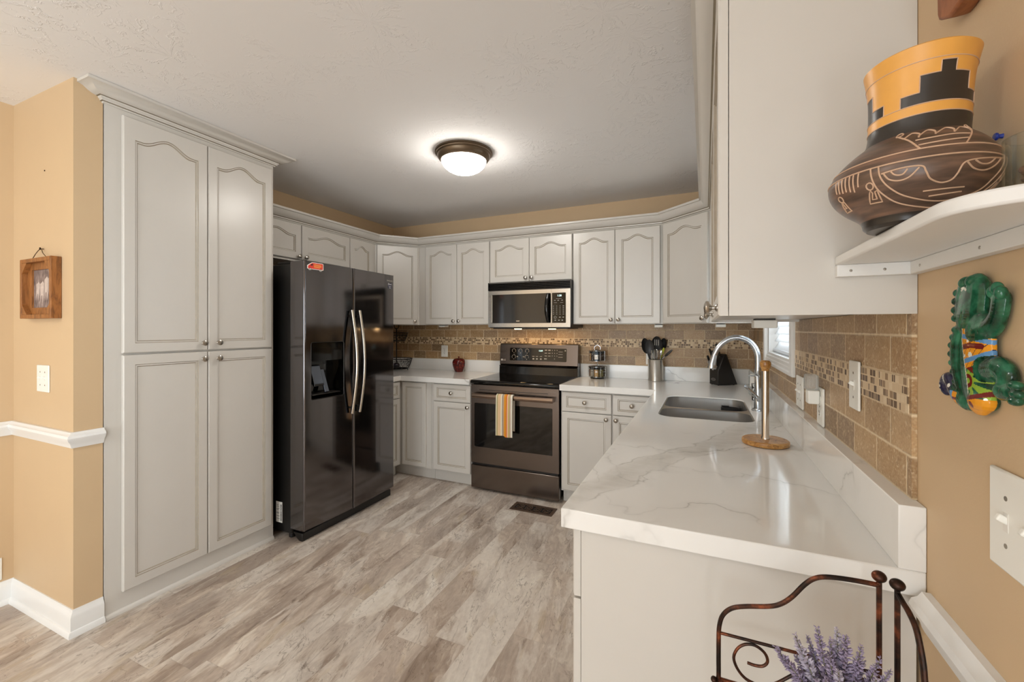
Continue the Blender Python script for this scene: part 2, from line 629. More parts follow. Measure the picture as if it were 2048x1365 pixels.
def m_travertine():
    n = NT('tumbled_travertine_tile')
    x, y, z, v = n.pos()
    TW, TH = 0.153, 0.0765
    uu = n.M('ADD', x, y)
    r = n.M('DIVIDE', n.M('SUBTRACT', z, 1.0285), TH)
    # the rows above the mosaic band restart at its upper edge
    up = n.M('GREATER_THAN', z, 1.21)
    r = n.M('ADD', r, n.M("MULTIPLY", up, 0.105))
    row = n.M('FLOOR', r)
    u = n.M('ADD', n.M('DIVIDE', uu, TW), n.M('MULTIPLY', n.M('MODULO', n.M('ADD', row, 10.0), 2.0), 0.5))
    cell = n.M('FLOOR', u)
    rv, rc = n.white(n.xyz(cell, row, 0.7))
    fu, fr = n.M('FRACT', u), n.M('FRACT', r)
    wob = n.M('MULTIPLY', n.M('SUBTRACT', n.noise(v, 55.0, 2), 0.5), 0.004)
    eu = n.M('ADD', n.M('MULTIPLY', n.M('MINIMUM', fu, n.M('SUBTRACT', 1.0, fu)), TW), wob)
    er = n.M('ADD', n.M('MULTIPLY', n.M('MINIMUM', fr, n.M('SUBTRACT', 1.0, fr)), TH), wob)
    e = n.M('MINIMUM', eu, er)
    tile = n.ramp(e, [(0.0022, (0, 0, 0)), (0.0032, (255, 255, 255))])
    mot = n.noise(v, 34.0, 6, 0.68, 0.6)
    pit = n.ramp(n.noise(v, 95.0, 3), [(0.60, (0, 0, 0)), (0.68, (255, 255, 255))])
    base = n.ramp(rv, [(0.0, (128, 101, 72)), (0.2, (150, 118, 82)), (0.4, (166, 129, 86)), (0.6, (142, 116, 90)), (0.8, (174, 139, 96)), (1.0, (186, 152, 110))])
    base = n.mix(n.ramp(mot, [(0.30, (130, 130, 130)), (0.46, (0, 0, 0))]), base, (96, 72, 50))
    base = n.mix(n.ramp(mot, [(0.50, (0, 0, 0)), (0.70, (170, 170, 170))]), base, (204, 178, 142))
    fg = n.noise(v, 190.0, 5, 0.72)
    base = n.mix(n.ramp(fg, [(0.46, (0, 0, 0)), (0.66, (175, 175, 175))]), base, (216, 194, 158))
    base = n.mix(n.ramp(fg, [(0.32, (150, 150, 150)), (0.44, (0, 0, 0))]), base, (104, 80, 56))
    base = n.mix(n.M('MULTIPLY', pit, 0.6), base, (222, 202, 168))
    col = n.mix(tile, (228, 208, 174), base)
    n.set(color=col, rough=0.38, spec=0.45)
    n.bump(n.M('ADD', n.M('MULTIPLY', tile, 0.8), n.M('MULTIPLY', pit, -0.25)), 0.5, 0.003)
    return n.mat


def m_mosaic():
    n = NT('glass_stone_mosaic')
    x, y, z, v = n.pos()
    S = 0.0168
    uu = n.M('ADD', x, y)
    row = n.M('FLOOR', n.M('DIVIDE', n.M('SUBTRACT', z, 1.182), S))
    fr = n.M('FRACT', n.M('DIVIDE', n.M('SUBTRACT', z, 1.182), S))
    ro, _ = n.white(n.xyz(row, 5.5))
    u = n.M('ADD', n.M('DIVIDE', uu, S * 1.06), ro)
    cell = n.M('FLOOR', u)
    fu = n.M('FRACT', u)
    h0, _ = n.white(n.xyz(cell, row, 4.2))
    half = n.M('GREATER_THAN', h0, 0.74)
    fh = n.M('FRACT', n.M('MULTIPLY', fu, 2.0))
    sub = n.M('MULTIPLY', n.M('FLOOR', n.M('MULTIPLY', fu, 2.0)), half)
    f = n.M('ADD', n.M('MULTIPLY', fu, n.M('SUBTRACT', 1.0, half)), n.M('MULTIPLY', fh, half))
    wid = n.M('SUBTRACT', 1.0, n.M('MULTIPLY', half, 0.5))
    eu = n.M('MULTIPLY', n.M('MULTIPLY', n.M('MINIMUM', f, n.M('SUBTRACT', 1.0, f)), wid), 1.25)
    er = n.M('MINIMUM', fr, n.M('SUBTRACT', 1.0, fr))
    tile = n.M('GREATER_THAN', n.M('MINIMUM', eu, er), 0.09)
    rv, _ = n.white(n.xyz(cell, row, n.M('ADD', sub, 9.0)))
    str_ = n.noise(n.xyz(n.M('MULTIPLY', uu, 420.0), n.M('MULTIPLY', z, 20.0), rv), 1.0, 2)
    base = n.ramp(rv, [(0.0, (92, 66, 43)), (0.12, (126, 97, 68)), (0.24, (104, 77, 51)), (0.34, (152, 122, 88)), (0.44, (118, 92, 65)), (0.51, (214, 188, 150)), (0.8, (226, 204, 170))], 'CONSTANT')
    base = n.mix(n.M('MULTIPLY', str_, 0.22), base, n.mix(0.4, base, (205, 190, 170)))
    col = n.mix(tile, (218, 194, 158), base)
    n.set(color=col, rough=0.35, spec=0.25)
    n.bump(tile, 0.4, 0.002)
    return n.mat


def m_wood(name, a, b, c, scale=(60, 60, 6), rough=0.5):
    n = NT(name)
    x, y, z, v = n.local()
    k = n.node('ShaderNodeMapping', {'Vector': v, 'Scale': scale})
    f = n.noise(k.outputs[0], 1.0, 4, 0.6, 1.2)
    n.set(color=n.ramp(f, [(0.3, a), (0.5, b), (0.7, c)]), rough=rough)
    n.bump(f, 0.15, 0.002)
    return n.mat


CEIL = m_ceiling()
FLOOR = m_floor()
QUARTZ = m_quartz()
TRAV = m_travertine()
MOSAIC = m_mosaic()
RUSTIC = m_wood('rustic_barn_wood', (96, 58, 26), (146, 92, 44), (168, 112, 60), (50, 50, 9))
OLIVE = m_wood('spalted_wood', (96, 58, 24), (188, 132, 68), (206, 156, 92), (16, 60, 60), 0.35)
REDWOOD = m_wood('carved_brown_wood', (110, 60, 30), (150, 88, 46), (172, 108, 62), (40, 40, 9))


def m_olive():
    n = NT('figured_wood')
    x, y, z, v = n.local()
    f = n.noise(n.xyz(n.M('MULTIPLY', x, 14.0), n.M('MULTIPLY', y, 40.0), n.M('MULTIPLY', z, 40.0)), 1.0, 4, 0.55, 2.0)
    col = n.ramp(f, [(0.3, (150, 98, 44)), (0.5, (190, 138, 74)), (0.7, (208, 164, 104))])
    w = n.ramp(n.M('ABSOLUTE', n.M('SUBTRACT', n.noise(v, 22.0, 2, 0.5, 1.0), 0.5)), [(0.0, (255, 255, 255)), (0.02, (0, 0, 0))])
    n.set(color=n.mix(n.M('MULTIPLY', w, 0.7), col, (70, 42, 22)), rough=0.3)
    return n.mat


OLIVE = m_olive()


def m_iron():
    n = NT('aged_bronze_iron')
    x, y, z, v = n.pos()
    f = n.noise(v, 26.0, 4, 0.6)
    n.set(color=n.ramp(f, [(0.42, (40, 31, 26)), (0.55, (78, 48, 34)), (0.68, (150, 82, 52))]), rough=0.42, metal=0.75)
    return n.mat


IRON = m_iron()
BRONZE = simple('bronze_lamp_metal', (112, 96, 78), 0.38, 0.85, var=0.05, scale=20)
WIRE = simple('black_wire', (22, 21, 22), 0.45, 0.6, var=0)


def m_emit(name, col, strength):
    n = NT(name)
    n.set(color=col, emit=col, estr=strength, rough=0.3)
    return n.mat


LAMPG = m_emit('lit_frosted_glass', (255, 250, 243), 30.0)
LAMPFILL = m_emit('lit_frosted_glass_fill', (255, 251, 246), 44.0)  # stronger glow for the unseen lamp added to brighten the walls
LEDG = m_emit('display_glow', (190, 225, 220), 1.2)
HOODG = m_emit('hood_bulb', (255, 206, 140), 40.0)


def m_pane():
    n = NT('window_glass')
    n.t.nodes.remove(n.p)
    tr = n.node('ShaderNodeBsdfTransparent', {'Color': (0.95, 0.97, 0.97, 1)})
    gl = n.node('ShaderNodeBsdfGlossy', {'Roughness': 0.02})
    fr = n.node('ShaderNodeFresnel', {'IOR': 1.45})
    mx = n.node('ShaderNodeMixShader', {0: fr.outputs[0], 1: tr.outputs[0], 2: gl.outputs[0]})
    n.link(mx.outputs[0], n.out.inputs[0])
    return n.mat


PANE = m_pane()


def m_clear(name, col, k=0.03):
    n = NT(name)
    gl = n.node('ShaderNodeBsdfGlossy', {'Roughness': 0.04, 'Color': rgb(*col)}) if k < 0.1 else n.p
    n.set(color=col, rough=0.06)
    tr = n.node('ShaderNodeBsdfTransparent', {'Color': (0.93, 0.95, 0.95, 1)})
    fr = n.node('ShaderNodeLayerWeight', {'Blend': 0.25})
    f = n.M('ADD', n.M('MULTIPLY', fr.outputs[0], 0.35), k)
    mx = n.node('ShaderNodeMixShader', {0: f, 1: tr.outputs[0], 2: gl.outputs[0]})
    n.link(mx.outputs[0], n.out.inputs[0])
    return n.mat


GLASSJ = m_clear('clear_glass', (225, 230, 228))
CLEARP = m_clear('clear_plastic', (235, 235, 232), 0.22)
FAUCST = m_steel('faucet_steel', (198, 203, 208), 0.22)
PADDLE = simple('dispenser_paddle_metal', (104, 110, 122), 0.14, 1.0, var=0)
BLIND = NT('white_blind_slat')
BLIND.set(color=(244, 245, 246), rough=0.4)
_t = BLIND.node('ShaderNodeBsdfTranslucent', {'Color': (0.9, 0.92, 0.94, 1)})
_m = BLIND.node('ShaderNodeMixShader', {0: 0.3, 1: BLIND.p.outputs[0], 2: _t.outputs[0]})
BLIND.link(_m.outputs[0], BLIND.out.inputs[0])
BLIND = BLIND.mat
REDGL = NT('glazed_red_ceramic')
_v = REDGL.local()[3]
_f = REDGL.noise(_v, 60, 4)
REDGL.set(color=REDGL.ramp(_f, [(0.35, (30, 10, 9)), (0.5, (88, 18, 17)), (0.66, (112, 38, 30))]), rough=0.14)
REDGL = REDGL.mat


def m_towel():
    n = NT('striped_cotton')
    x, y, z, v = n.local()
    u = n.M('DIVIDE', n.M('ADD', x, 0.0725), 0.145)
    st = [(0.0, (228, 220, 196)), (0.06, (170, 160, 110)), (0.12, (222, 190, 150)), (0.30, (232, 222, 200)), (0.36, (168, 150, 130)), (0.45, (205, 180, 150)), (0.49, (224, 150, 52)), (0.62, (206, 104, 40)), (0.67, (234, 190, 160)), (0.74, (196, 176, 116)), (0.82, (190, 160, 138)), (0.88, (232, 226, 210)), (0.96, (206, 196, 176))]
    n.set(color=n.ramp(u, st, 'CONSTANT'), rough=0.9, spec=0.1)
    n.bump(n.noise(v, 500, 2), 0.2, 0.001)
    return n.mat


TOWEL = m_towel()
TOWELB = simple('white_cotton', (214, 216, 216), 0.9, var=0.02)


def m_picture():
    n = NT('faded_horse_photo')
    x, y, z, v = n.local()
    f = n.noise(n.xyz(n.M('MULTIPLY', x, 55.0), 0.0, n.M('MULTIPLY', z, 22.0)), 1.0, 4, 0.6)
    col = n.ramp(f, [(0.35, (92, 78, 76)), (0.55, (140, 122, 116)), (0.7, (178, 160, 150))])
    n.set(color=col, rough=0.5)
    return n.mat


PHOTO = m_picture()
PHOTOL = simple('photo_pale_print', (196, 180, 170), 0.5, var=0.12, scale=60)
LAV1 = simple('lavender_floret', (146, 134, 158), 0.8, var=0.22, scale=70)
LAV2 = simple('lavender_pale', (176, 168, 182), 0.8, var=0.15, scale=70)
STEM = simple('dusty_green_stem', (120, 118, 92), 0.8, var=0.1)
TERRA = simple('whitewashed_pot', (196, 182, 166), 0.8, var=0.08)
POTB = NT('burnished_brown_clay')
_x, _y, _z, _v = POTB.local()
_f = POTB.noise(POTB.xyz(POTB.M('MULTIPLY', _x, 18.0), POTB.M('MULTIPLY', _y, 18.0), POTB.M('MULTIPLY', _z, 120.0)), 1.0, 4)
POTB.set(color=POTB.ramp(_f, [(0.35, (76, 60, 50)), (0.52, (100, 78, 64)), (0.68, (124, 94, 76))]), rough=0.32)
POTB = POTB.mat
POTK = simple('burnished_black_slip', (50, 44, 38), 0.3, var=0.1, scale=40)
POTO = simple('ochre_slip', (226, 164, 78), 0.36, var=0.05, scale=30)
POTL = simple('incised_cream_line', (206, 170, 140), 0.6, var=0.04)
GRN = NT('glazed_green_ceramic')
_f = GRN.noise(GRN.local()[3], 55, 3)
GRN.set(color=GRN.ramp(_f, [(0.35, (14, 46, 30)), (0.5, (26, 84, 58)), (0.68, (52, 120, 88))]), rough=0.12)
GRN = GRN.mat
CER = {k: simple('glaze_' + k, c, 0.12, var=0.05, scale=80) for k, c in dict(orange=(226, 150, 30), white=(224, 220, 206), maroon=(112, 34, 28), blue=(92, 142, 190), lime=(146, 178, 60), navy=(34, 32, 62)).items()}
SPICE = [simple('spice_' + n_, c, 0.8, var=0.15, scale=200) for n_, c in (('brown', (110, 74, 46)), ('grey', (150, 138, 122)), ('tan', (196, 158, 106)), ('green', (112, 102, 60)), ('dark', (60, 44, 34)), ('paprika', (150, 70, 36)))]
LIME = simple('lime_plastic', (176, 182, 40), 0.4, var=0)
BLUE = simple('blue_plastic', (34, 54, 140), 0.4, var=0)

# ------------------------------------------------------------------ the room
XL, XR, YB, YR, ZC = -3.11, 0.353, 3.755, -3.9, 2.44
ZT = 0.12


def struct(name, mb, mat, bevel=0, loc=None):
    return structure(mb.build(name, mat, bevel=bevel, loc=loc))


struct('floor', MB().box(XL - ZT, YR - ZT, -0.05, XR + ZT, YB + ZT, 0.0), FLOOR)
struct('ceiling', MB().box(XL - ZT, YR - ZT, ZC, XR + ZT, YB + ZT, ZC + 0.05), CEIL)
struct('wall_back', MB().box(XL - ZT, YB, 0, XR + ZT, YB + ZT, ZC), WALL)
# right wall with the kitchen window opening
WY0, WY1, WZ0, WZ1 = 2.17, 3.01, 1.2, 2.07
b = MB()
b.box(XR, YR - ZT, 0, XR + 0.14, -2.8, ZC)
b.box(XR, -2.8, 0, XR + 0.14, -0.6, 0.9)
b.box(XR, -2.8, 2.1, XR + 0.14, -0.6, ZC)
b.box(XR, -0.6, 0, XR + 0.14, WY0, ZC)
b.box(XR, WY1, 0, XR + 0.14, YB, ZC)
b.box(XR, WY0, 0, XR + 0.14, WY1, WZ0)
b.box(XR, WY0, WZ1, XR + 0.14, WY1, ZC)
struct('wall_right', b, WALL)
# left wall
b = MB()
b.box(XL - ZT, YR - ZT, 0, XL, YB, ZC)
struct('wall_left', b, WALL)
# rear wall with the patio opening
b = MB()
b.box(XL, YR - ZT, 0, -2.6, YR, ZC)
b.box(-0.1, YR - ZT, 0, XR, YR, ZC)
b.box(-2.6, YR - ZT, 2.1, -0.1, YR, ZC)
struct('wall_rear', b, WALL)
struct('wall_partition', MB().box(XL, 0.925, 0, -2.515, 1.026, ZC), WALL)

# rear windows
t = structure(thing('window_2', 'white framed patio glazing', 'window', (-1.35, YR - 0.06, 0)))
b = MB()
for x in (-2.6, -1.39, -0.16):
    b.box(x, YR - 0.09, 0, x + 0.06, YR - 0.03, 2.1)
b.box(-2.6, YR - 0.09, 0, -0.1, YR - 0.03, 0.07)
b.box(-2.6, YR - 0.09, 2.04, -0.1, YR - 0.03, 2.1)
b.build('window_frame', WHITE, t)
MB().box(-2.55, YR - 0.063, 0.06, -0.14, YR - 0.057, 2.05).build('pane', PANE, t)
t = structure(thing('window_3', 'unseen white framed dining window, added for side light', 'window', (XR + 0.06, -1.7, 0.9)))  # unseen window, placed on this wall to light the pantry and partition
b = MB()
for y in (-2.8, -1.73, -0.66):
    b.box(XR + 0.03, y, 0.9, XR + 0.09, y + 0.06, 2.1)
for z in (0.9, 1.47, 2.04):
    b.box(XR + 0.03, -2.8, z, XR + 0.09, -0.6, z + 0.06)
b.build('window_frame', WHITE, t)
MB().box(XR + 0.057, -2.78, 0.92, XR + 0.063, -0.62, 2.08).build('pane', PANE, t)

# kitchen window: casing, sill, sash, pane
t = structure(thing('window_1', 'white cased kitchen window over the sink', 'window', (XR, 2.58, 1.13)))
b = MB()
for (y0, y1) in ((2.112, 2.172), (3.008, 3.066)):
    b.box(XR - 0.022, y0, 1.135, XR - 0.0005, y1, 2.13)
b.box(XR - 0.022, 2.112, 2.068, XR - 0.0005, 3.066, 2.13)
b.build('casing', WHITE, t, bevel=0.004)
b = MB()
b.prism([(XR - 0.0005, 1.136), (XR - 0.021, 1.136), (XR - 0.021, 1.150), (XR - 0.015, 1.154), (XR - 0.015, 1.166), (XR - 0.010, 1.170), (XR - 0.010, 1.184), (XR - 0.004, 1.188), (XR - 0.004, 1.2005), (XR + 0.09, 1.2005), (XR + 0.09, 1.1995), (XR - 0.0005, 1.1995)], 2.1725, 3.0075, plane='xz')
b.build('sill', WHITE, t)
b = MB()
for y in (WY0, WY1 - 0.02):
    b.box(XR + 0.0, y, WZ0, XR + 0.09, y + 0.02, WZ1)
for y in (WY0 + 0.02, WY1 - 0.065):
    b.box(XR + 0.085, y, WZ0, XR + 0.125, y + 0.045, WZ1)
for z in (WZ0, 1.61, WZ1 - 0.05):
    b.box(XR + 0.085, WY0 + 0.02, z, XR + 0.125, WY1 - 0.02, z + 0.05)
b.build('window_frame', WHITE, t)
MB().box(XR + 0.103, WY0 + 0.04, WZ0 + 0.03, XR + 0.107, WY1 - 0.04, WZ1 - 0.03).build('pane', PANE, t)

# blind hanging in that window
t = thing('window_blind', 'white slatted blind lowered in the kitchen window over the sink', 'blind', (XR + 0.045, 2.59, 1.205))
MB().box(XR + 0.015, WY0 + 0.024, 2.02, XR + 0.07, WY1 - 0.024, 2.066).build('head_rail', BLIND, t, bevel=0.003)
z = 1.245
while z < 2.01:
    a = radians(-60)
    b = MB().obox((XR + 0.045, 2.59, z), (0.05, 0.818, 0.0028), Matrix.Rotation(a, 3, 'Y'))
    b.build('slat', BLIND, t)
    z += 0.042
MB().box(XR + 0.022, 2.181, 1.206, XR + 0.068, 2.999, 1.222).build('bottom_rail', BLIND, t, bevel=0.004)
for y in (2.33, 2.85):
    MB().tube([(XR + 0.045, y, 1.21), (XR + 0.045, y, 2.04)], 0.0012, 6).build('cord', BLIND, t)

# ------------------------------------------------------------------ trim
base_prof = [(0.0, 0.0), (0.024, 0.0), (0.024, 0.012), (0.018, 0.024), (0.014, 0.026), (0.014, 0.082), (0.011, 0.092), (0.006, 0.1), (0.004, 0.112), (0.0, 0.112)]
rail_prof = [(0.0, 0.818), (0.008, 0.818), (0.012, 0.826), (0.016, 0.84), (0.026, 0.852), (0.03, 0.864), (0.026, 0.874), (0.018, 0.878), (0.012, 0.887), (0.0, 0.887)]
left_run = [(XL, -0.56), (XL, 0.925), (-2.515, 0.925), (-2.515, 1.026)]
struct('baseboard_left', MB().sweep([(XL, YR), (XL, 0.925), (-2.515, 0.925), (-2.515, 1.026)], base_prof), WHITE)
struct('trim_1', MB().sweep(left_run, rail_prof), WHITE)
struct('baseboard_right', MB().sweep([(XR, 0.962), (XR, YR)], base_prof), WHITE)
struct('trim_2', MB().sweep([(XR, 0.962), (XR, YR)], rail_prof), WHITE)

# ------------------------------------------------------------------ tile backsplash
TB = 0.0085
t = thing('tile_backsplash', 'brown travertine tile backsplash along the back wall behind the range', 'backsplash', (-1.4, YB, 1.029))
b = MB()
b.box(XL + TB, YB - TB, 1.028, XR - TB - 0.0005, YB - 0.0004, 1.42)
b.build('travertine_tile', TRAV, t)
MB().box(XL + TB, YB - TB - 0.0015, 1.182, XR - TB - 0.0025, YB - TB + 0.0005, 1.2492).build('mosaic_band', MOSAIC, t, label='band of small glass and stone mosaic squares')
t = thing('tile_backsplash', 'brown travertine tile backsplash along the right wall under the window', 'backsplash', (XR, 2.4, 1.029))
b = MB()
b.box(XR - TB, 1.012, 1.028, XR - 0.0004, 2.111, 1.3745)
b.box(XR - TB, 2.111, 1.028, XR - 0.0004, 3.067, 1.134)
b.box(XR - TB, 3.067, 1.028, XR - 0.0004, YB - 0.0005, 1.3745)
b.build('travertine_tile', TRAV, t)
for y0, y1 in ((1.022, 2.111), (3.067, YB - TB - 0.001)):
    MB().box(XR - TB - 0.0015, y0, 1.182, XR - TB + 0.0005, y1, 1.2492).build('mosaic_band', MOSAIC, t, label='band of small glass and stone mosaic squares')
t = thing('tile_backsplash', 'brown travertine tile backsplash on the left wall beyond the refrigerator', 'backsplash', (XL, 3.28, 1.029))
MB().box(XL + 0.0004, 2.80, 1.028, XL + TB - 0.0005, YB - 0.0005, 1.3745).build('travertine_tile', TRAV, t)
MB().box(XL + TB - 0.001, 2.80, 1.182, XL + TB + 0.0015, YB - TB - 0.001, 1.2492).build('mosaic_band', MOSAIC, t, label='band of small glass and stone mosaic squares')

# ------------------------------------------------------------------ cabinets
def door_mb(x0, x1, z0, z1, yf, arch=0.0, st=0.05, th=0.019, rail=None, sh=0.055):
    # front at y = yf, thickness th behind; arch = rise of the cathedral top; sh = rail height above the shoulders
    m = MB()
    c = 0.0035
    N = 26 if arch else 1

    def outline(d):
        xa, xb = x0 + st + d, x1 - st - d
        zb = z0 + (rail or st) + d
        pts = [(xa, zb), (xb, zb)]
        for i in range(N + 1):
            t = 1 - 2 * i / N
            f = 0.0
            if arch:
                k = min(1.0, abs(t) / 0.80)
                f = arch * (0.5 + 0.5 * cos(pi * k))
            pts.append(((xa + xb) / 2 + t * (xb - xa) / 2, z1 - sh - arch + f - d if arch else z1 - (rail or st) - d))
        return pts
    L1 = outline(0)
    # back + sides
    b0 = [(x0, z0), (x1, z0), (x1, z1), (x0, z1)]
    ys = [yf + th, yf + c, yf]
    vs = [(p[0], ys[0], p[1]) for p in b0] + [(p[0], ys[1], p[1]) for p in b0]
    bi = [(x0 + c, z0 + c), (x1 - c, z0 + c), (x1 - c, z1 - c), (x0 + c, z1 - c)]
    vs += [(p[0], ys[2], p[1]) for p in bi]
    fs = [(0, 1, 2, 3)]
    for k in range(4):
        k2 = (k + 1) % 4
        fs += [(k, k2, k2 + 4, k + 4), (k + 4, k2 + 4, k2 + 8, k + 8)]
    m.add(vs, fs)
    X0, X1, Z0, Z1 = x0 + c, x1 - c, z0 + c, z1 - c
    xa, xb, zb = L1[0][0], L1[1][0], L1[0][1]
    q = lambda *p: m.add([(a, yf, e) for a, e in p], [tuple(range(len(p)))])
    q((X0, Z0), (X1, Z0), (xb, zb), (xa, zb))
    q((X0, Z0), (xa, zb), L1[-1], (X0, Z1))
    q((X1, Z0), (X1, Z1), L1[2], (xb, zb))
    top = L1[2:]
    n = len(top)
    m.add([(p[0], yf, p[1]) for p in top] + [(X1 + (X0 - X1) * i / (n - 1), yf, Z1) for i in range(n)],
          [(i, i + 1, n + i + 1, n + i) for i in range(n - 1)])
    levels = [(0.0, 0.0), (0.0028, 0.0045), (0.0085, 0.0032), (0.0125, 0.008)]
    loops = [[(p[0], yf + dy, p[1]) for p in outline(d)] for d, dy in levels]
    k = len(loops[0])
    for i in range(3):
        m.add(loops[i] + loops[i + 1], [(j, (j + 1) % k, k + (j + 1) % k, k + j) for j in range(k)], 1 if i in (0, 2) else 0)
    # panel
    P = outline(levels[-1][0])
    y = yf + levels[-1][1]
    tp = P[2:]
    m.add([(p[0], y, p[1]) for p in tp] + [(p[0], y, P[0][1]) for p in tp], [(i, i + 1, n + i + 1, n + i) for i in range(n - 1)])
    return m


KNOBP = [(0.0, 0.0), (0.0085, 0.0), (0.0085, 0.0025), (0.0045, 0.006), (0.0045, 0.011), (0.009, 0.0155), (0.0145, 0.018), (0.0158, 0.0215), (0.0145, 0.0245), (0.009, 0.0275), (0.0, 0.0285)]
KROT = Matrix.Rotation(pi / 2, 4, 'X')      # local z -> -y


def add_knob(parent, x, yf, z):
    MB().lathe(KNOBP, (x, yf, z), 20, 0, KROT).build('knob', NICKEL, parent, world=False)


def cabinet(name, label, cat, loc, rot, w, z0, z1, depth, fronts, toe=False, group=None, body=None, left=0.0):
    T = thing(name, label, cat, (loc[0], loc[1], z0), rot, group)
    b = MB()
    if body:
        b = body
    elif toe:
        b.box(left, 0.0, 0.1, w, depth, z1 - z0)
        b.box(left, 0.055, 0.0, w, depth, 0.1)
    else:
        b.box(left, 0.0, 0.0, w, depth, z1 - z0)
    b.build('cabinet_body', PAINT, T, world=False)
    for f in fronts:
        kind, xa, xb, za, zb = f[:5]
        opt = f[5] if len(f) > 5 else {}
        m = door_mb(xa, xb, za - z0, zb - z0, -0.0205, opt.get('arch', 0.0), opt.get('st', 0.05), rail=opt.get('rail'), sh=opt.get('sh', 0.05))
        d = m.build(kind, [PAINT, GLAZE], T, world=False)
        for (kx, kz) in opt.get('knobs', []):
            add_knob(d, kx, -0.0205, kz - z0)
    return T


R90 = pi / 2
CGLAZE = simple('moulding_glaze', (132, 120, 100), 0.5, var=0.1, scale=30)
# tall pantry, left
A = 0.046
P0 = 1.03
pan = cabinet('pantry_cabinet', 'tall greige four-door pantry cabinet left of the refrigerator', 'cabinet', (-2.51, P0), R90, 0.842, 0.0, 2.43, 0.59, [
    ('door', 0.061, 0.4355, 1.2235, 2.345, dict(arch=A, st=0.046, sh=0.055, knobs=[(0.411, 1.262)])),
    ('door', 0.4405, 0.8205, 1.2235, 2.345, dict(arch=A, st=0.046, sh=0.055, knobs=[(0.49, 1.262)])),
    ('door', 0.061, 0.4355, 0.101, 1.2135, dict(st=0.046, knobs=[(0.411, 1.175)])),
    ('door', 0.4405, 0.8205, 0.101, 1.2135, dict(st=0.046, knobs=[(0.49, 1.175)]))])
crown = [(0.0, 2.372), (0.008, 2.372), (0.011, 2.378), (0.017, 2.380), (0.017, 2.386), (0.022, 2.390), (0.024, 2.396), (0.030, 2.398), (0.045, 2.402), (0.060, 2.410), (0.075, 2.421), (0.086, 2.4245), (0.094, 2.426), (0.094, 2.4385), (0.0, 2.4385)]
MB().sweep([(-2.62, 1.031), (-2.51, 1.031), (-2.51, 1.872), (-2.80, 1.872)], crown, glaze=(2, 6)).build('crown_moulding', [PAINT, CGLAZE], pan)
MB().sweep([(-2.51, 1.03), (-2.51, 1.872)], [(0, 0.0), (0.013, 0.0), (0.012, 0.008), (0.007, 0.016), (0.0, 0.02)]).build('shoe_moulding', PAINT, pan)

UG = 'wall cabinets around the kitchen'
AS = 0.034
# above and beside the refrigerator
cabinet('wall_cabinet', 'short double-door wall cabinet directly above the refrigerator', 'cabinet', (-2.80, 1.875), R90, 0.92, 1.845, 2.135, 0.30, [
    ('door', 0.018, 0.433, 1.862, 2.122, dict(arch=AS, knobs=[(0.405, 1.882)])),
    ('door', 0.440, 0.918, 1.862, 2.122, dict(arch=AS, knobs=[(0.468, 1.882)]))], group=UG)
cabinet('wall_cabinet', 'narrow single-door wall cabinet right of the one above the refrigerator', 'cabinet', (-2.80, 2.797), R90, 0.33, 1.375, 2.135, 0.30, [
    ('door', 0.004, 0.272, 1.379, 2.122, dict(arch=AS, st=0.045, knobs=[(0.03, 1.41)]))], group=UG)
# diagonal corner, left
w = sqrt(0.262 ** 2 + 0.30 ** 2)
rot = atan2(0.30, 0.262)


def local_poly(pts, loc, rot):
    M = Matrix.Rotation(-rot, 2)
    return [tuple(M @ Vector((p[0] - loc[0], p[1] - loc[1]))) for p in pts]


def diag(label, loc, rot, poly, xa, xb, knob):
    body = MB().prism(local_poly(poly, loc, rot), 0.0, 0.76)
    return cabinet('corner_wall_cabinet', label, 'cabinet', loc, rot, 0, 1.375, 2.135, 0, [
        ('door', xa, xb, 1.379, 2.122, dict(arch=AS, st=0.048, knobs=[(knob, 1.41)]))], body=body)


diag('diagonal corner wall cabinet in the left back corner', (-2.80, 3.128), rot, [(-2.80, 3.128), (-2.53, 3.437), (-2.53, YB - 0.001), (XL + 0.001, YB - 0.001), (XL + 0.001, 3.128)], 0.012, 0.392, 0.362)
# back wall
cabinet('wall_cabinet', 'tall double-door wall cabinet left of the microwave', 'cabinet', (-2.528, 3.44), 0, 0.771, 1.375, 2.135, 0.314, [
    ('door', 0.083, 0.4275, 1.379, 2.122, dict(arch=AS, knobs=[(0.400, 1.41)])),
    ('door', 0.4315, 0.7685, 1.379, 2.122, dict(arch=AS, knobs=[(0.458, 1.41)]))], group=UG)
cabinet('wall_cabinet', 'short double-door wall cabinet above the microwave', 'cabinet', (-1.755, 3.44), 0, 0.764, 1.742, 2.135, 0.314, [
    ('door', 0.005, 0.3785, 1.746, 2.122, dict(arch=AS, knobs=[(0.352, 1.778)])),
    ('door', 0.3825, 0.760, 1.746, 2.122, dict(arch=AS, knobs=[(0.408, 1.778)]))], group=UG)
cabinet('wall_cabinet', 'tall double-door wall cabinet right of the microwave', 'cabinet', (-0.989, 3.44), 0, 0.70, 1.375, 2.135, 0.314, [
    ('door', 0.005, 0.342, 1.379, 2.122, dict(arch=AS, knobs=[(0.315, 1.41)])),
    ('door', 0.346, 0.683, 1.379, 2.122, dict(arch=AS, knobs=[(0.373, 1.41)]))], group=UG)
rr = atan2(-0.29, 0.325)
diag('diagonal corner wall cabinet in the right back corner beside the window', (-0.287, 3.432), rr, [(-0.287, 3.432), (0.045, 3.135), (XR - 0.001, 3.135), (XR - 0.001, YB - 0.001), (-0.287, YB - 0.001)], 0.02, 0.425, 0.395)
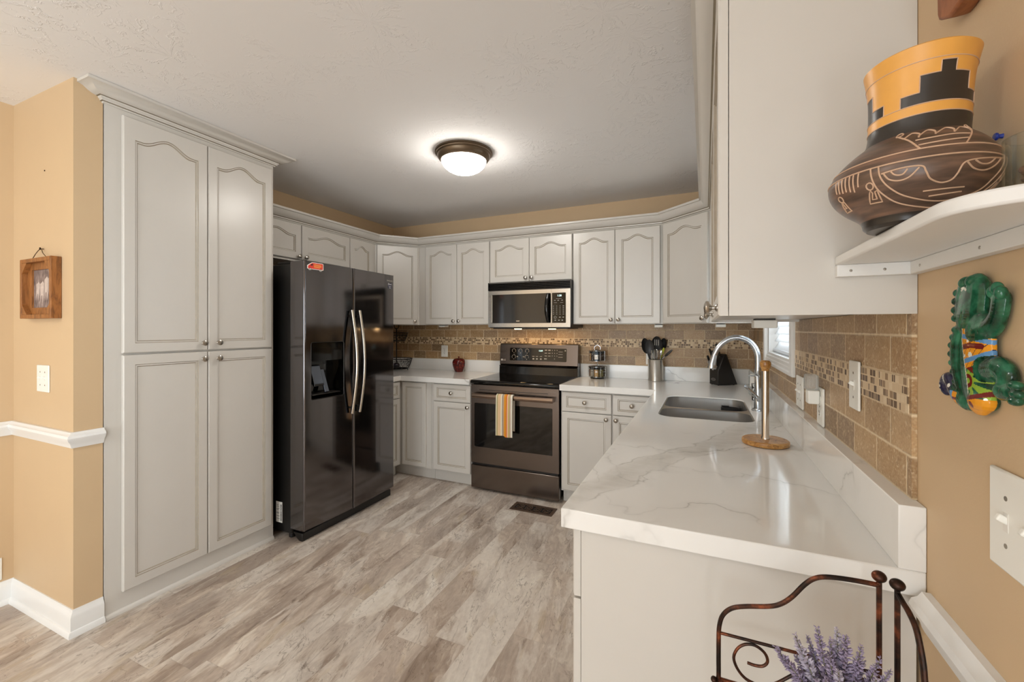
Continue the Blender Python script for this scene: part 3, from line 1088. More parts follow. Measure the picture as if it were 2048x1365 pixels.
# right foreground
body = MB().prism([(0.0, 0.0), (0.018, 0.0), (0.018, 0.009), (1.022, 0.009), (1.022, 0.0), (1.04, 0.0), (1.04, 0.768), (0.0, 0.768)], 0.0, 0.305, plane='xz')
cabinet('wall_cabinet', 'double-door wall cabinet in the right foreground with plain end panel', 'cabinet', (0.047, 2.05), -R90, 1.04, 1.367, 2.135, 0.305, [
    ('door', 0.004, 0.518, 1.367, 2.122, dict(arch=AS, knobs=[(0.488, 1.386)])),
    ('door', 0.522, 1.040, 1.367, 2.122, dict(arch=AS, knobs=[(0.999, 1.386)]))], body=body, group=UG)
# valance joining the right cabinets over the window
struct('trim_3', MB().box(0.047, 2.0505, 2.01, 0.066, 3.1345, 2.135), PAINT)
# crown over all wall cabinets
uc = [(-0.012, 2.136), (-0.012, 2.124), (0.0, 2.124), (0.006, 2.128), (0.010, 2.136), (0.016, 2.138), (0.018, 2.146), (0.024, 2.150), (0.034, 2.154), (0.048, 2.164), (0.060, 2.180), (0.066, 2.190), (0.078, 2.192), (0.078, 2.206), (-0.012, 2.206)]
upath = [(-2.797, 1.875), (-2.797, 3.129), (-2.529, 3.437), (-0.288, 3.437), (0.044, 3.138), (0.044, 1.0), (XR, 1.0)]
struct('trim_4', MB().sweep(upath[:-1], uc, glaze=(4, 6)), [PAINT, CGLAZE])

# base cabinets
BG = 'base cabinets with drawer over door'
BT = 0.868
DR = dict(st=0.036, rail=0.03)
cabinet('base_cabinet', 'base cabinet on the left wall just beyond the refrigerator', 'cabinet', (-2.535, 2.78), R90, 0.375, 0.0, BT, 0.57, [
    ('drawer', 0.02, 0.35, 0.712, 0.858, dict(DR, knobs=[(0.185, 0.787)])),
    ('door', 0.02, 0.35, 0.113, 0.706, dict(st=0.045, knobs=[(0.05, 0.675)]))], toe=True)
cabinet('base_cabinet', 'corner base cabinet with plain tall panel beside the left counter corner', 'cabinet', (-2.534, 3.16), 0, 0.339, 0.0, BT, 0.59, [
    ('door', 0.032, 0.288, 0.113, 0.858, dict(st=0.038))], toe=True, left=-0.57)
cabinet('base_cabinet', 'base cabinet with drawer over door left of the range', 'cabinet', (-2.193, 3.16), 0, 0.405, 0.0, BT, 0.59, [
    ('drawer', 0.03, 0.400, 0.712, 0.858, dict(DR, knobs=[(0.217, 0.787)])),
    ('door', 0.03, 0.400, 0.113, 0.706, dict(st=0.045, knobs=[(0.377, 0.676)]))], toe=True)
cabinet('base_cabinet', 'base cabinet with drawer over door right of the range', 'cabinet', (-1.002, 3.16), 0, 0.389, 0.0, BT, 0.59, [
    ('drawer', 0.009, 0.384, 0.712, 0.858, dict(DR, knobs=[(0.189, 0.787)])),
    ('door', 0.009, 0.384, 0.113, 0.706, dict(st=0.045, knobs=[(0.349, 0.675)]))], toe=True)
cabinet('base_cabinet', 'base cabinet half hidden behind the peninsula counter, second right of the range', 'cabinet', (-0.613, 3.16), 0, 0.34, 0.0, BT, 0.59, [
    ('drawer', 0.005, 0.300, 0.712, 0.858, dict(DR, knobs=[(0.142, 0.787)])),
    ('door', 0.005, 0.300, 0.113, 0.706, dict(st=0.045, knobs=[(0.030, 0.675)]))], toe=True)
PX = -0.268
cabinet('base_cabinet', 'peninsula end base cabinet with plain pale end panel behind the bronze rack', 'cabinet', (PX, 1.55), -R90, 0.55, 0.0, BT, 0.615, [
    ('drawer', 0.004, 0.549, 0.7, 0.862, dict(DR, knobs=[(0.276, 0.78)])),
    ('door', 0.004, 0.549, 0.113, 0.694, dict(st=0.05, knobs=[(0.04, 0.66)]))], toe=True)
cabinet('base_cabinet', 'base cabinet between the peninsula end and the sink, facing the refrigerator', 'cabinet', (PX, 2.12), -R90, 0.568, 0.0, BT, 0.615, [
    ('drawer', 0.004, 0.564, 0.7, 0.862, dict(DR, knobs=[(0.284, 0.78)])),
    ('door', 0.004, 0.282, 0.113, 0.694, dict(st=0.05, knobs=[(0.25, 0.66)])),
    ('door', 0.286, 0.564, 0.113, 0.694, dict(st=0.05, knobs=[(0.318, 0.66)]))], toe=True)
sb = MB()
sb.box(0.0, 0.0, 0.1, 0.978, 0.02, BT)
sb.box(0.0, 0.0, 0.1, 0.018, 0.615, BT)
sb.box(0.96, 0.0, 0.1, 0.978, 0.615, BT)
sb.box(0.0, 0.055, 0.0, 0.978, 0.615, 0.118)
sb.box(0.0, 0.6, 0.1, 0.978, 0.615, BT)
cabinet('base_cabinet', 'sink base cabinet under the double sink', 'cabinet', (PX, 3.10), -R90, 0.978, 0.0, BT, 0.615, [
    ('drawer', 0.012, 0.487, 0.7, 0.862, dict(DR)), ('drawer', 0.491, 0.966, 0.7, 0.862, dict(DR)),
    ('door', 0.012, 0.487, 0.113, 0.694, dict(st=0.05, knobs=[(0.455, 0.66)])),
    ('door', 0.491, 0.966, 0.113, 0.694, dict(st=0.05, knobs=[(0.523, 0.66)]))], body=sb)

# ------------------------------------------------------------------ countertops
CT, CB = 0.914, 0.869
t = thing('countertop', 'white marbled quartz countertop with sink cutout on the peninsula', 'countertop', (0.0, 2.3, CB))
sink_hole = rrect(-0.213, 2.205, 0.213, 2.915, 0.075, 8)
b = MB().prism([(-1.006, 3.12), (-0.311, 3.12), (-0.311, 0.975), (XR - 0.0005, 0.975), (XR - 0.0005, YB - 0.0005), (-1.006, YB - 0.0005)], CB, CT, holes=[sink_hole])
b.build('counter_slab', QUARTZ, t, bevel=0.0025)
b = MB()
b.box(0.314, 0.975, CT, XR - 0.0005, YB - 0.0005, 1.0275)
b.box(-1.006, YB - 0.022, CT, 0.3135, YB - 0.0005, 1.0275)
b.build('counter_upstand', QUARTZ, t, bevel=0.0015)
t = thing('countertop', 'white marbled quartz countertop between the refrigerator and the range', 'countertop', (-2.6, 3.3, CB))
b = MB().prism([(XL + 0.0005, 2.785), (-2.502, 2.785), (-2.502, 3.12), (-1.789, 3.12), (-1.789, YB - 0.0005), (XL + 0.0005, YB - 0.0005)], CB, CT)
b.build('counter_slab', QUARTZ, t, bevel=0.0025)
b = MB()
b.box(XL + 0.0005, YB - 0.022, CT, -1.789, YB - 0.0005, 1.0275)
b.box(XL + 0.0005, 2.785, CT, XL + 0.022, YB - 0.0225, 1.0275)
b.build('counter_upstand', QUARTZ, t, bevel=0.0015)

# ------------------------------------------------------------------ refrigerator
FY0, FYS0, FYS1, FY1 = 1.907, 2.298, 2.304, 2.752
FX = -2.256
t = thing('refrigerator', 'black stainless side-by-side refrigerator with ice and water dispenser', 'refrigerator', (-2.66, 2.33, 0.0))
b = MB().box(-3.06, 1.912, 0.035, -2.385, 2.748, 1.752)
b.build('fridge_body', FRSIDE, t, bevel=0.006)
for y in (1.93, 2.63):
    MB().box(-2.55, y, 1.7515, -2.33, y + 0.09, 1.772).build('hinge_cover', BLACKP, t, bevel=0.006)
b = MB().prism([(-2.385, 0.05), (-2.345, 0.012), (-2.33, 0.0), (-2.30, 0.0), (-2.30, 0.05)], 1.915, 2.745, plane='xz')
b.v = [(v[0], v[1], v[2] + 0.001) for v in b.v]
b.build('kick_grille', BLACKP, t, bevel=0.004)
for y in (1.94, 2.70):
    MB().lathe([(0.018, 0.0), (0.018, 0.03)], (-2.42, y, 0.004), 14).build('foot', BLACKP, t)


def fridge_door(y0, y1, hole=None):
    m = MB()
    xb, z0, z1 = -2.378, 0.072, 1.765
    e = 0.010
    ys = [y0 + e] + ([hole[0], hole[1]] if hole else []) + [y1 - e]
    yh = len(ys)
    YY = []
    for i in range(len(ys) - 1):
        YY += [ys[i] + (ys[i + 1] - ys[i]) * k / 8 for k in range(8)]
    ys = YY + [ys[-1]]
    zs = [z0 + 0.004] + ([hole[2], hole[3]] if hole else []) + [z1 - 0.004]
    g = [(FX, y, z) for y in ys for z in zs]
    n = len(zs)
    for i in range(len(ys) - 1):
        for j in range(n - 1):
            if hole and 8 <= i < 16 and j == 1:
                continue
            m.add([g[i * n + j], g[(i + 1) * n + j], g[(i + 1) * n + j + 1], g[i * n + j + 1]], [(0, 1, 2, 3)])
    # rounded vertical edges and the door sides
    for ya, s in ((y0, 1), (y1, -1)):
        pts = [(FX, ya + s * e)] + [(FX - e + e * cos(radians(a)), ya + s * (e - e * sin(radians(a)))) for a in (22, 45, 68, 90)] + [(xb, ya)]
        for k in range(len(pts) - 1):
            p, q = pts[k], pts[k + 1]
            m.add([(p[0], p[1], z0), (q[0], q[1], z0), (q[0], q[1], z1), (p[0], p[1], z1)], [(0, 1, 2, 3)])
    for z in (z0, z1):
        zi = z + (0.004 if z == z0 else -0.004)
        m.add([(FX, y0 + e, zi), (FX, y1 - e, zi), (FX - 0.006, y1 - e, z), (FX - 0.006, y0 + e, z)], [(0, 1, 2, 3)])
        m.add([(FX - 0.006, y0, z), (FX - 0.006, y1, z), (xb, y1, z), (xb, y0, z)], [(0, 1, 2, 3)])
    m.add([(xb, y0, z0), (xb, y1, z0), (xb, y1, z1), (xb, y0, z1)], [(0, 1, 2, 3)])
    return m


HO = (1.957, 2.212, 0.888, 1.25)
d1 = fridge_door(FY0, FYS0, HO).build('door', FRIDGE, t)
d2 = fridge_door(FYS1, FY1).build('door', FRIDGE, t)
# dispenser recess
y0, y1, z0, z1 = HO
b = MB()
xi = FX - 0.085
for q in ([(FX, y0, z0), (FX, y1, z0), (xi, y1 - 0.012, z0 + 0.02), (xi, y0 + 0.012, z0 + 0.02)],
          [(FX, y0, z1), (xi, y0 + 0.012, z1), (xi, y1 - 0.012, z1), (FX, y1, z1)],
          [(FX, y0, z0), (xi, y0 + 0.012, z0 + 0.02), (xi, y0 + 0.012, z1), (FX, y0, z1)],
          [(FX, y1, z0), (FX, y1, z1), (xi, y1 - 0.012, z1), (xi, y1 - 0.012, z0 + 0.02)],
          [(xi, y0 + 0.012, z0 + 0.02), (xi, y1 - 0.012, z0 + 0.02), (xi, y1 - 0.012, z1), (xi, y0 + 0.012, z1)]):
    b.add(q, [(0, 1, 2, 3)])
b.build('dispenser_recess', BGLASS, d1)
MB().prism(rrect(1.962, 1.131, 2.207, 1.246, 0.01), FX - 0.078, FX - 0.004, plane='yz').build('dispenser_panel', BGLASS, d1, label='black glass touch panel at the top of the dispenser')
MB().tube([(FX - 0.001, y, z) for y, z in rrect(y0 - 0.002, z0 - 0.002, y1 + 0.002, z1 + 0.002, 0.014)], 0.0028, 6, closed=True).build('dispenser_trim', SLATE, d1)
b = MB()
b.add([(-2.33, 2.0, 1.095), (-2.33, 2.07, 1.095), (-2.30, 2.07, 1.00), (-2.30, 2.0, 1.00)], [(0, 1, 2, 3)])
b = MB().prism([(-2.338, 1.10), (-2.325, 1.10), (-2.285, 0.985), (-2.283, 0.965), (-2.295, 0.965), (-2.338, 1.05)], 2.0, 2.075, plane='xz')
b.build('ice_paddle', PADDLE, d1, bevel=0.003)
b = MB().prism([(-2.345, 1.07), (-2.333, 1.07), (-2.28, 0.92), (-2.29, 0.915)], 2.082, 2.115, plane='xz')
b.build('water_paddle', PADDLE, d1, bevel=0.003)
MB().box(-2.34, 1.975, 0.909, -2.268, 2.195, 0.916).build('drip_tray', SLATE, d1, bevel=0.002)
for (yc, d) in ((2.266, d1), (2.337, d2)):
    pts = []
    for i in range(15):
        k = i / 14
        z = 0.75 + 0.717 * k
        pts.append((FX + 0.020 + 0.045 * sin(pi * k), yc, z))
    m = MB()
    m.tube(pts, [0.0125] * 15, 14, flat=0.8, mi=1)
    ctr = lambda z_: FX + 0.020 + 0.045 * sin(pi * max(0, min(1, (z_ - 0.75) / 0.717)))
    m.m = [0 if sum(m.v[i][0] for i in f) / len(f) > ctr(sum(m.v[i][2] for i in f) / len(f)) + 0.002 else 1 for f in m.f]
    for z in (0.79, 1.427):
        m.tube([(FX - 0.002, yc, z), (FX + 0.026, yc, z)], 0.007, 8, mi=1)
    m.build('door_handle', [HANDLE, BLACKP], d)
# printed badges on the right door
MT = Matrix(((0, 0, 1, 0), (1, 0, 0, 0), (0, 1, 0, 0), (0, 0, 0, 1)))      # text x -> +Y, text y -> Z, out +X


def on_fridge(txt, size, y, z):
    return text_mb(txt, size, Matrix.Translation((FX + 0.0002, y, z)) @ MT)


on_fridge('SAMSUNG', 0.0165, 2.698, 1.716).build('brand_lettering', GREYLED, d2)
b = MB().box(FX - 0.001, 2.673, 1.655, FX + 0.0006, 2.722, 1.699)
b.build('badge', simple('badge_navy', (44, 46, 66), 0.4, var=0), d2)
b = on_fridge('D', 0.022, 2.683, 1.689)
b.merge(on_fridge('Digital', 0.0105, 2.705, 1.689))
b.merge(on_fridge('Inverter', 0.0085, 2.699, 1.672))
b.merge(on_fridge('10 year', 0.0075, 2.699, 1.661))
b.v = [(v[0] + 0.0006, v[1], v[2]) for v in b.v]
b.build('badge_print', LABELW, d2)
# rating label on the body's side
t2 = MB().box(-2.533, 1.9105, 0.09, -2.476, 1.9125, 0.222).build('rating_label', LABELW, t)
b = MB()
random.seed(3)
z = 0.10
while z < 0.205:
    h = random.choice((0.001, 0.0016, 0.0024))
    b.box(-2.492, 1.9098, z, -2.479, 1.9106, z + h)
    z += h + random.choice((0.0012, 0.0018))
for z in (0.112, 0.13, 0.146, 0.152, 0.17, 0.176, 0.19, 0.2):
    b.box(-2.527, 1.9098, z, -2.527 + random.uniform(0.014, 0.028), 1.9106, z + 0.002)
b.build('label_print', INK, t2)
# red van magnet
van = [(0.0, 0.006), (0.0, 0.026), (0.022, 0.041), (0.034, 0.048), (0.112, 0.048), (0.117, 0.044), (0.117, 0.006), (0.108, 0.004), (0.101, -0.003), (0.092, -0.003), (0.086, 0.004), (0.03, 0.004), (0.024, -0.003), (0.015, -0.003), (0.008, 0.004)]
t = thing('fridge_magnet', 'red delivery van magnet on the refrigerator left door', 'magnet', (FX, 1.985, 1.715))
OFF = lambda P, dx: [(1.927 + p[0], 1.712 + p[1]) for p in P]
MB().prism(OFF(van, 0), FX + 0.0002, FX + 0.0022, plane='yz').build('magnet_backing', LABELW, t)
ins = [(0.0585 + (p[0] - 0.0585) * 0.93, 0.0235 + (p[1] - 0.0235) * 0.86) for p in van]
ins = [(p[0], max(p[1], 0.0065)) for p in ins]
MB().prism(OFF([(0.005, 0.0075), (0.005, 0.024), (0.024, 0.038), (0.036, 0.0445), (0.11, 0.0445), (0.1125, 0.042), (0.1125, 0.0075)], 0), FX + 0.0022, FX + 0.0028, plane='yz').build('van_print', RED, t)
MB().prism(OFF([(0.018, 0.0265), (0.034, 0.04), (0.037, 0.04), (0.037, 0.0265)], 0), FX + 0.0028, FX + 0.0032, plane='yz').build('van_window', INK, t)
for y in (0.0195, 0.0965):
    b = MB().prism(OFF([(y + 0.0072 * cos(a * pi / 8), 0.005 + 0.0072 * sin(a * pi / 8)) for a in range(16)], 0), FX + 0.0028, FX + 0.0034, 1, plane='yz')
    b.prism(OFF([(y + 0.0042 * cos(a * pi / 8), 0.005 + 0.0042 * sin(a * pi / 8)) for a in range(16)], 0), FX + 0.0034, FX + 0.0038, 0, plane='yz')
    b.build('van_wheel', [LABELW, INK], t)
b = MB()
for z in (0.0345, 0.0275, 0.0215, 0.0155):
    b.box(FX + 0.0028, 1.927 + 0.046, 1.712 + z, FX + 0.0031, 1.927 + (0.102 if z > 0.02 else 0.09), 1.712 + z + 0.002)
b.build('van_lettering', simple('magnet_yellow', (240, 200, 90), 0.5, var=0), t)

# the door fronts bow outwards a little across the width of the refrigerator


def bow(o):
    ly = FR[o.name][0].y
    for v in o.data.vertices:
        v.co.x -= 0.096 * (v.co.y + ly - 2.33) ** 2
    o.data.update()
    for c in o.children:
        bow(c)


bow(d1)
bow(d2)
for c in t.children:
    bow(c)

# ------------------------------------------------------------------ microwave
MX0, MX1, MY = -1.735, -0.986, 3.357
t = thing('microwave', 'stainless over-the-range microwave with black vent grille', 'microwave', (-1.36, 3.55, 1.35))
MB().box(MX0 + 0.002, MY + 0.02, 1.3455, MX1 - 0.001, YB - TB - 0.001, 1.7395).build('microwave_body', BLACKP, t, bevel=0.003)
b = MB()
b.box(MX0, MY + 0.012, 1.668, MX1, MY + 0.0195, 1.7395)
for k in range(5):
    z = 1.674 + k * 0.0132
    b.prism([(MY - 0.004, z), (MY - 0.004, z + 0.004), (MY + 0.012, z + 0.0115), (MY + 0.012, z + 0.0025)], MX0 + 0.004, MX1 - 0.004, plane='yz')
for x in (MX0, MX1 - 0.004):
    b.box(x, MY - 0.004, 1.668, x + 0.004, MY + 0.012, 1.7395)
b.build('vent_grille', simple('gloss_black_grille', (14, 13, 12), 0.22, var=0), t)
wx0, wx1, wz0, wz1 = -1.703, -1.150, 1.386, 1.634
px0, px1 = -1.149, -1.027
b = MB().prism([(MX0, 1.352), (-1.1505, 1.352), (-1.1505, 1.666), (MX0, 1.666)], MY, MY + 0.019, plane='xz', holes=[rrect(wx0, wz0, -1.1545, wz1, 0.006)])
dr = b.build('door', STEEL, t)
MB().box(wx0 + 0.0005, MY + 0.004, wz0 + 0.0005, -1.155, MY + 0.018, wz1 - 0.0005).build('door_window', simple('microwave_window', (30, 27, 24), 0.07, var=0, spec=0.7), dr)
MB().tube([(wx0 + 0.004, MY + 0.002, 1.39), (wx0 + 0.004, MY + 0.002, 1.63)], 0.004, 8).build('window_bead', HANDLE, dr)
pts = []
for i in range(13):
    k = i / 12
    pts.append((-1.176 - 0.006 * sin(pi * k), MY - 0.012 - 0.022 * sin(pi * k), 1.392 + 0.238 * k))
MB().tube(pts, [0.012 + 0.006 * sin(pi * i / 12) for i in range(13)], 12, flat=0.75).build('door_handle', simple('gloss_black_handle', (12, 12, 12), 0.12, var=0), dr)
MB().box(-1.467, MY - 0.0012, 1.4005, -1.436, MY + 0.0045, 1.4075).build('brand_badge', HANDLE, dr)
b = MB().prism([(-1.1495, 1.352), (MX1 - 0.004, 1.352), (MX1 - 0.004, 1.666), (-1.1495, 1.666)], MY, MY + 0.019, plane='xz', holes=[rrect(-1.1455, wz0, px1, wz1, 0.004)])
cp = b.build('control_frame', STEEL, t)
pan_ = MB().box(-1.145, MY + 0.003, wz0 + 0.0005, px1 - 0.0005, MY + 0.018, wz1 - 0.0005).build('control_panel', BGLASS, t)
MTB = Matrix(((1, 0, 0, 0), (0, 0, -1, 0), (0, 1, 0, 0), (0, 0, 0, 1)))     # text facing -Y


def back_text(txt, size, x, y, z):
    return text_mb(txt, size, Matrix.Translation((x, y, z)) @ MTB)


back_text('1:28', 0.022, -1.083, MY + 0.0028, 1.610).build('clock_display', LEDG, pan_)
b = MB()
for x0, x1, z in ((-1.112, -1.064, 1.585), (-1.13, -1.105, 1.552), (-1.075, -1.05, 1.552)):
    b.box(x0, MY + 0.0022, z, x1, MY + 0.0032, z + 0.0018)
for x in (-1.122, -1.093, -1.06):
    b.box(x - 0.006, MY + 0.0022, 1.569, x + 0.006, MY + 0.0032, 1.574)
for r in range(5):
    for c in range(4):
        b.box(-1.134 + c * 0.0285 - (0.006 if c == 3 else 0.003), MY + 0.0022, 1.522 - r * 0.0165, -1.134 + c * 0.0285 + (0.006 if c == 3 else 0.003), MY + 0.0032, 1.527 - r * 0.0165)
for i in range(16):
    a0, a1 = 2 * pi * i / 16, 2 * pi * (i + 1) / 16
    for q in (1,):
        p = lambda a, r: (-1.118 + r * cos(a), MY + 0.0024, 1.432 + r * 0.9 * sin(a))
        b.add([p(a0, 0.008), p(a1, 0.008), p(a1, 0.0105), p(a0, 0.0105)], [(0, 1, 2, 3)])
for x in (-1.118, -1.086, -1.058):
    b.box(x - 0.006, MY + 0.0022, 1.405, x + 0.006, MY + 0.0032, 1.412)
for x in (-1.078, -1.05):
    b.box(x - 0.006, MY + 0.0022, 1.43, x + 0.006, MY + 0.0032, 1.436)
b.build('key_markings', GREYLED, pan_)
b = MB()
b.box(-1.70, MY + 0.03, 1.337, -1.02, 3.70, 1.3455)
b.build('filter_plate', SLATE, t)
for x in (-1.52, -1.2):
    MB().lathe([(0.0, 1.334), (0.03, 1.334), (0.034, 1.337)], (x, 3.52, 0), 20).build('hood_bulb', HOODG, t)

# ------------------------------------------------------------------ range
RX0, RX1, RY = -1.781, -1.011, 3.128
t = thing('range', 'black stainless freestanding electric range with glass cooktop', 'range', (-1.396, 3.4, 0.0))
MB().box(RX0 + 0.004, RY + 0.045, 0.03, RX1 - 0.004, YB - 0.024, 0.885).build('range_body', FRSIDE, t)
for x in (RX0 + 0.05, RX1 - 0.05):
    for y in (RY + 0.09, YB - 0.1):
        MB().lathe([(0.016, 0.0), (0.016, 0.03)], (x, y, 0.0005), 12).build('foot', BLACKP, t)
# cooktop
b = MB().prism([(RY - 0.002, 0.884), (RY - 0.008, 0.892), (RY - 0.008, 0.902), (RY + 0.004, 0.913), (3.64, 0.919), (3.64, 0.884)], RX0, RX1, plane='yz')
ck = b.build('cooktop', BGLASS, t, bevel=0.003)
ring = simple('burner_ring_print', (62, 60, 58), 0.2, var=0)
for x, y, r in ((-1.59, 3.27, 0.105), (-1.2, 3.28, 0.085), (-1.58, 3.52, 0.075), (-1.21, 3.52, 0.1), (-1.395, 3.52, 0.05)):
    b = MB()
    for i in range(40):
        a0, a1 = 2 * pi * i / 40, 2 * pi * (i + 1) / 40
        f = lambda a, q: (x + q * cos(a), y + q * sin(a), 0.9134 + (y + q * sin(a) - 3.132) / (3.64 - 3.132) * 0.006)
        b.add([f(a0, r), f(a1, r), f(a1, r - 0.003), f(a0, r - 0.003)], [(0, 1, 2, 3)])
    b.build('burner_ring', ring, ck)
# oven door with window and handle
b = MB().prism([(RX0 + 0.002, 0.226), (RX1 - 0.002, 0.226), (RX1 - 0.002, 0.876), (RX0 + 0.002, 0.876)], RY + 0.004, RY + 0.044, plane='xz', holes=[rrect(-1.748, 0.36, -1.066, 0.722, 0.008)])
od = b.build('oven_door', BSTEEL, t, bevel=0.002)
MB().box(-1.7475, RY + 0.007, 0.3605, -1.0665, RY + 0.043, 0.7215).build('oven_window', BGLASS, od)
b = MB().tube([(-1.745, RY - 0.042, 0.792), (-1.047, RY - 0.042, 0.792)], 0.0205, 14, flat=0.55)
for x in (-1.735, -1.057):
    b.box(x - 0.013, RY - 0.040, 0.778, x + 0.013, RY + 0.0045, 0.806)
b.build('door_handle', m_steel('range_handle_steel', (150, 132, 118), 0.22), od)
MB().box(-1.70, RY + 0.0025, 0.832, -1.10, RY + 0.0045, 0.8355).build('vent_slot', BLACKP, od)
# storage drawer
MB().box(RX0 + 0.002, RY + 0.002, 0.018, RX1 - 0.002, RY + 0.044, 0.208).build('storage_drawer', BSTEEL, t, bevel=0.005)
MB().box(RX0 + 0.012, RY + 0.02, 0.205, RX1 - 0.012, RY + 0.044, 0.228).build('door_gap', BLACKP, t)
# backguard
bg = MB().prism([(3.632, 0.886), (3.64, 0.99), (3.628, 1.0), (3.7325, 1.0), (3.7325, 0.886)], -1.762, -1.0075, plane='yz').build('backguard_base', simple('gloss_black_panel', (16, 14, 13), 0.1, var=0), t, bevel=0.002)
b = MB().prism([(3.648, 1.008), (3.664, 1.196), (3.672, 1.200), (3.7325, 1.200), (3.7325, 1.0), (3.656, 1.0)], -1.764, -1.0075, plane='yz')
bk = b.build('backguard', BSTEEL, t, bevel=0.003)


def bgp(x, z, d=0.0):
    # point on the sloping face of the backguard
    return (x, 3.648 + (z - 1.008) / (1.196 - 1.008) * 0.016 - d, z)


b = MB()
P = rrect(-1.661, 1.043, -1.111, 1.161, 0.008, 4)
n = len(P)
b.add([bgp(*p, 0.0018) for p in P] + [bgp(*p, -0.002) for p in P], [tuple(range(n))] + [(i, (i + 1) % n, n + (i + 1) % n, n + i) for i in range(n)])
tp = b.build('touch_panel', BGLASS, bk)
b = MB()


def bq(x0, z0, x1, z1):
    b.add([bgp(x0, z0, 0.0022), bgp(x1, z0, 0.0022), bgp(x1, z1, 0.0022), bgp(x0, z1, 0.0022)], [(0, 1, 2, 3)])


def barc(cx, cz, r, a0, a1, w=0.002):
    n = 16
    for i in range(n):
        p, q = radians(a0 + (a1 - a0) * i / n), radians(a0 + (a1 - a0) * (i + 1) / n)
        b.add([bgp(cx + r * cos(p), cz + r * sin(p), 0.0022), bgp(cx + r * cos(q), cz + r * sin(q), 0.0022), bgp(cx + (r - w) * cos(q), cz + (r - w) * sin(q), 0.0022), bgp(cx + (r - w) * cos(p), cz + (r - w) * sin(p), 0.0022)], [(0, 1, 2, 3)])


for cx, cz in ((-1.62, 1.134), (-1.554, 1.134), (-1.488, 1.134), (-1.62, 1.078), (-1.49, 1.078)):
    barc(cx, cz, 0.019, -40, 220)
    bq(cx - 0.004, cz - 0.023, cx + 0.004, cz - 0.018)
for x in (-1.425, -1.39, -1.352):
    bq(x - 0.011, 1.084, x + 0.011, 1.088)
    bq(x - 0.008, 1.058, x + 0.008, 1.069)
for x in (-1.305, -1.272):
    for z in (1.14, 1.115, 1.09):
        bq(x - 0.011, z, x + 0.011, z + (0.009 if z > 1.13 else 0.005))
bq(-1.32, 1.062, -1.295, 1.07)
for x in (-1.244, -1.222, -1.2):
    for z in (1.14, 1.114, 1.09):
        bq(x - 0.002, z, x + 0.002, z + 0.008)
bq(-1.224, 1.064, -1.22, 1.072)
for z in (1.13, 1.108, 1.083):
    bq(-1.187, z, -1.148, z + 0.003)
bq(-1.13, 1.138, -1.118, 1.148)
bq(-1.59, 1.076, -1.578, 1.084)
bq(-1.53, 1.076, -1.515, 1.082)
b.build('key_markings', GREYLED, tp)
sl = atan2(0.016, 0.188)
TM = Matrix.Rotation(-sl, 4, 'X') @ MTB
text_mb('12:09', 0.018, Matrix.Translation(bgp(-1.355, 1.137, 0.0022)) @ TM).build('clock_display', LEDG, tp)
lg = text_mb('LG', 0.022, Matrix.Translation(bgp(-1.716, 1.0465, 0.0006)) @ TM)
b = MB()
n = 24
b.add([bgp(-1.742, 1.0475, 0.0008)] + [bgp(-1.742 + 0.0095 * cos(2 * pi * i / n), 1.0475 + 0.0095 * sin(2 * pi * i / n), 0.0008) for i in range(n)], [(0, i + 1, (i + 1) % n + 1) for i in range(n)])
lg.merge(b)
lg.build('brand_emblem', simple('emblem_silver', (205, 200, 194), 0.3, 0.3, var=0), bk)

# striped towel over the oven handle
t = thing('kitchen_towel', 'orange and cream striped towel hanging on the oven door handle', 'towel', (-1.4415, RY - 0.042, 0.49))


def cloth(x0, x1, path, skew, th=0.0035, seed=1, n=22):
    # strip following path (y, z) from back hem over the bar to the front hem, with soft folds
    m = MB()
    rnd = random.Random(seed)
    ph = rnd.uniform(0, 6)
    k = len(path)
    grid = []
    for side in (0, 1):
        for i in range(n + 1):
            u = i / n
            for j, (y, z) in enumerate(path):
                v = j / (k - 1)
                dn = abs(v - 0.5) * 2
                w = 0.005 * dn * sin(u * 11 + ph) + 0.003 * dn * sin(u * 23 + ph * 2)
                x = x0 + (x1 - x0) * u
                x += skew * dn * (0.5 - u) * 0.02
                zz = z - (0.008 * max(0, (u - 0.56) / 0.44 > 0) if v > 0.98 else 0)
                d = w if v > 0.5 else -w * 0.4
                p0, p1 = path[max(j - 1, 0)], path[min(j + 1, k - 1)]
                ty, tz = p1[0] - p0[0], p1[1] - p0[1]
                L = sqrt(ty * ty + tz * tz) or 1
                ny, nz = (tz / L, -ty / L)
                o = th * side
                m.v.append((x, y - (d if v > 0.5 else -abs(d) * 0.5) * 0.9 + ny * o, zz + nz * o))
    A = (n + 1) * k
    for i in range(n):
        for j in range(k - 1):
            a = i * k + j
            q = (a, a + k, a + k + 1, a + 1)
            m.f += [q, tuple(x + A for x in q[::-1])]
            m.m += [0, 0]
    for i in range(n):
        for j in (0, k - 1):
            a, c = i * k + j, (i + 1) * k + j
            m.f.append((a, c, c + A, a + A))
            m.m.append(0)
    for j in range(k - 1):
        for i in (0, n):
            a, c = i * k + j, i * k + j + 1
            m.f.append((a, c, c + A, a + A))
            m.m.append(0)
    return m


yc, zc, rb = RY - 0.042, 0.792, 0.023
path = [(yc + 0.020, 0.525 + 0.02 * i) for i in range(13)]
path += [(yc + 0.021 * cos(radians(a)), zc + rb * sin(radians(a))) for a in range(0, 181, 20)]
path += [(yc - 0.0215 - 0.004 * min(1, i / 4), 0.775 - 0.0236 * i) for i in range(13)]
m = cloth(-1.514, -1.369, path, 0.25)
m.build('towel_cloth', TOWEL, t)

# ------------------------------------------------------------------ sink
t = thing('sink', 'double-bowl stainless undermount sink below the window', 'sink', (0.0, 2.56, 0.70))


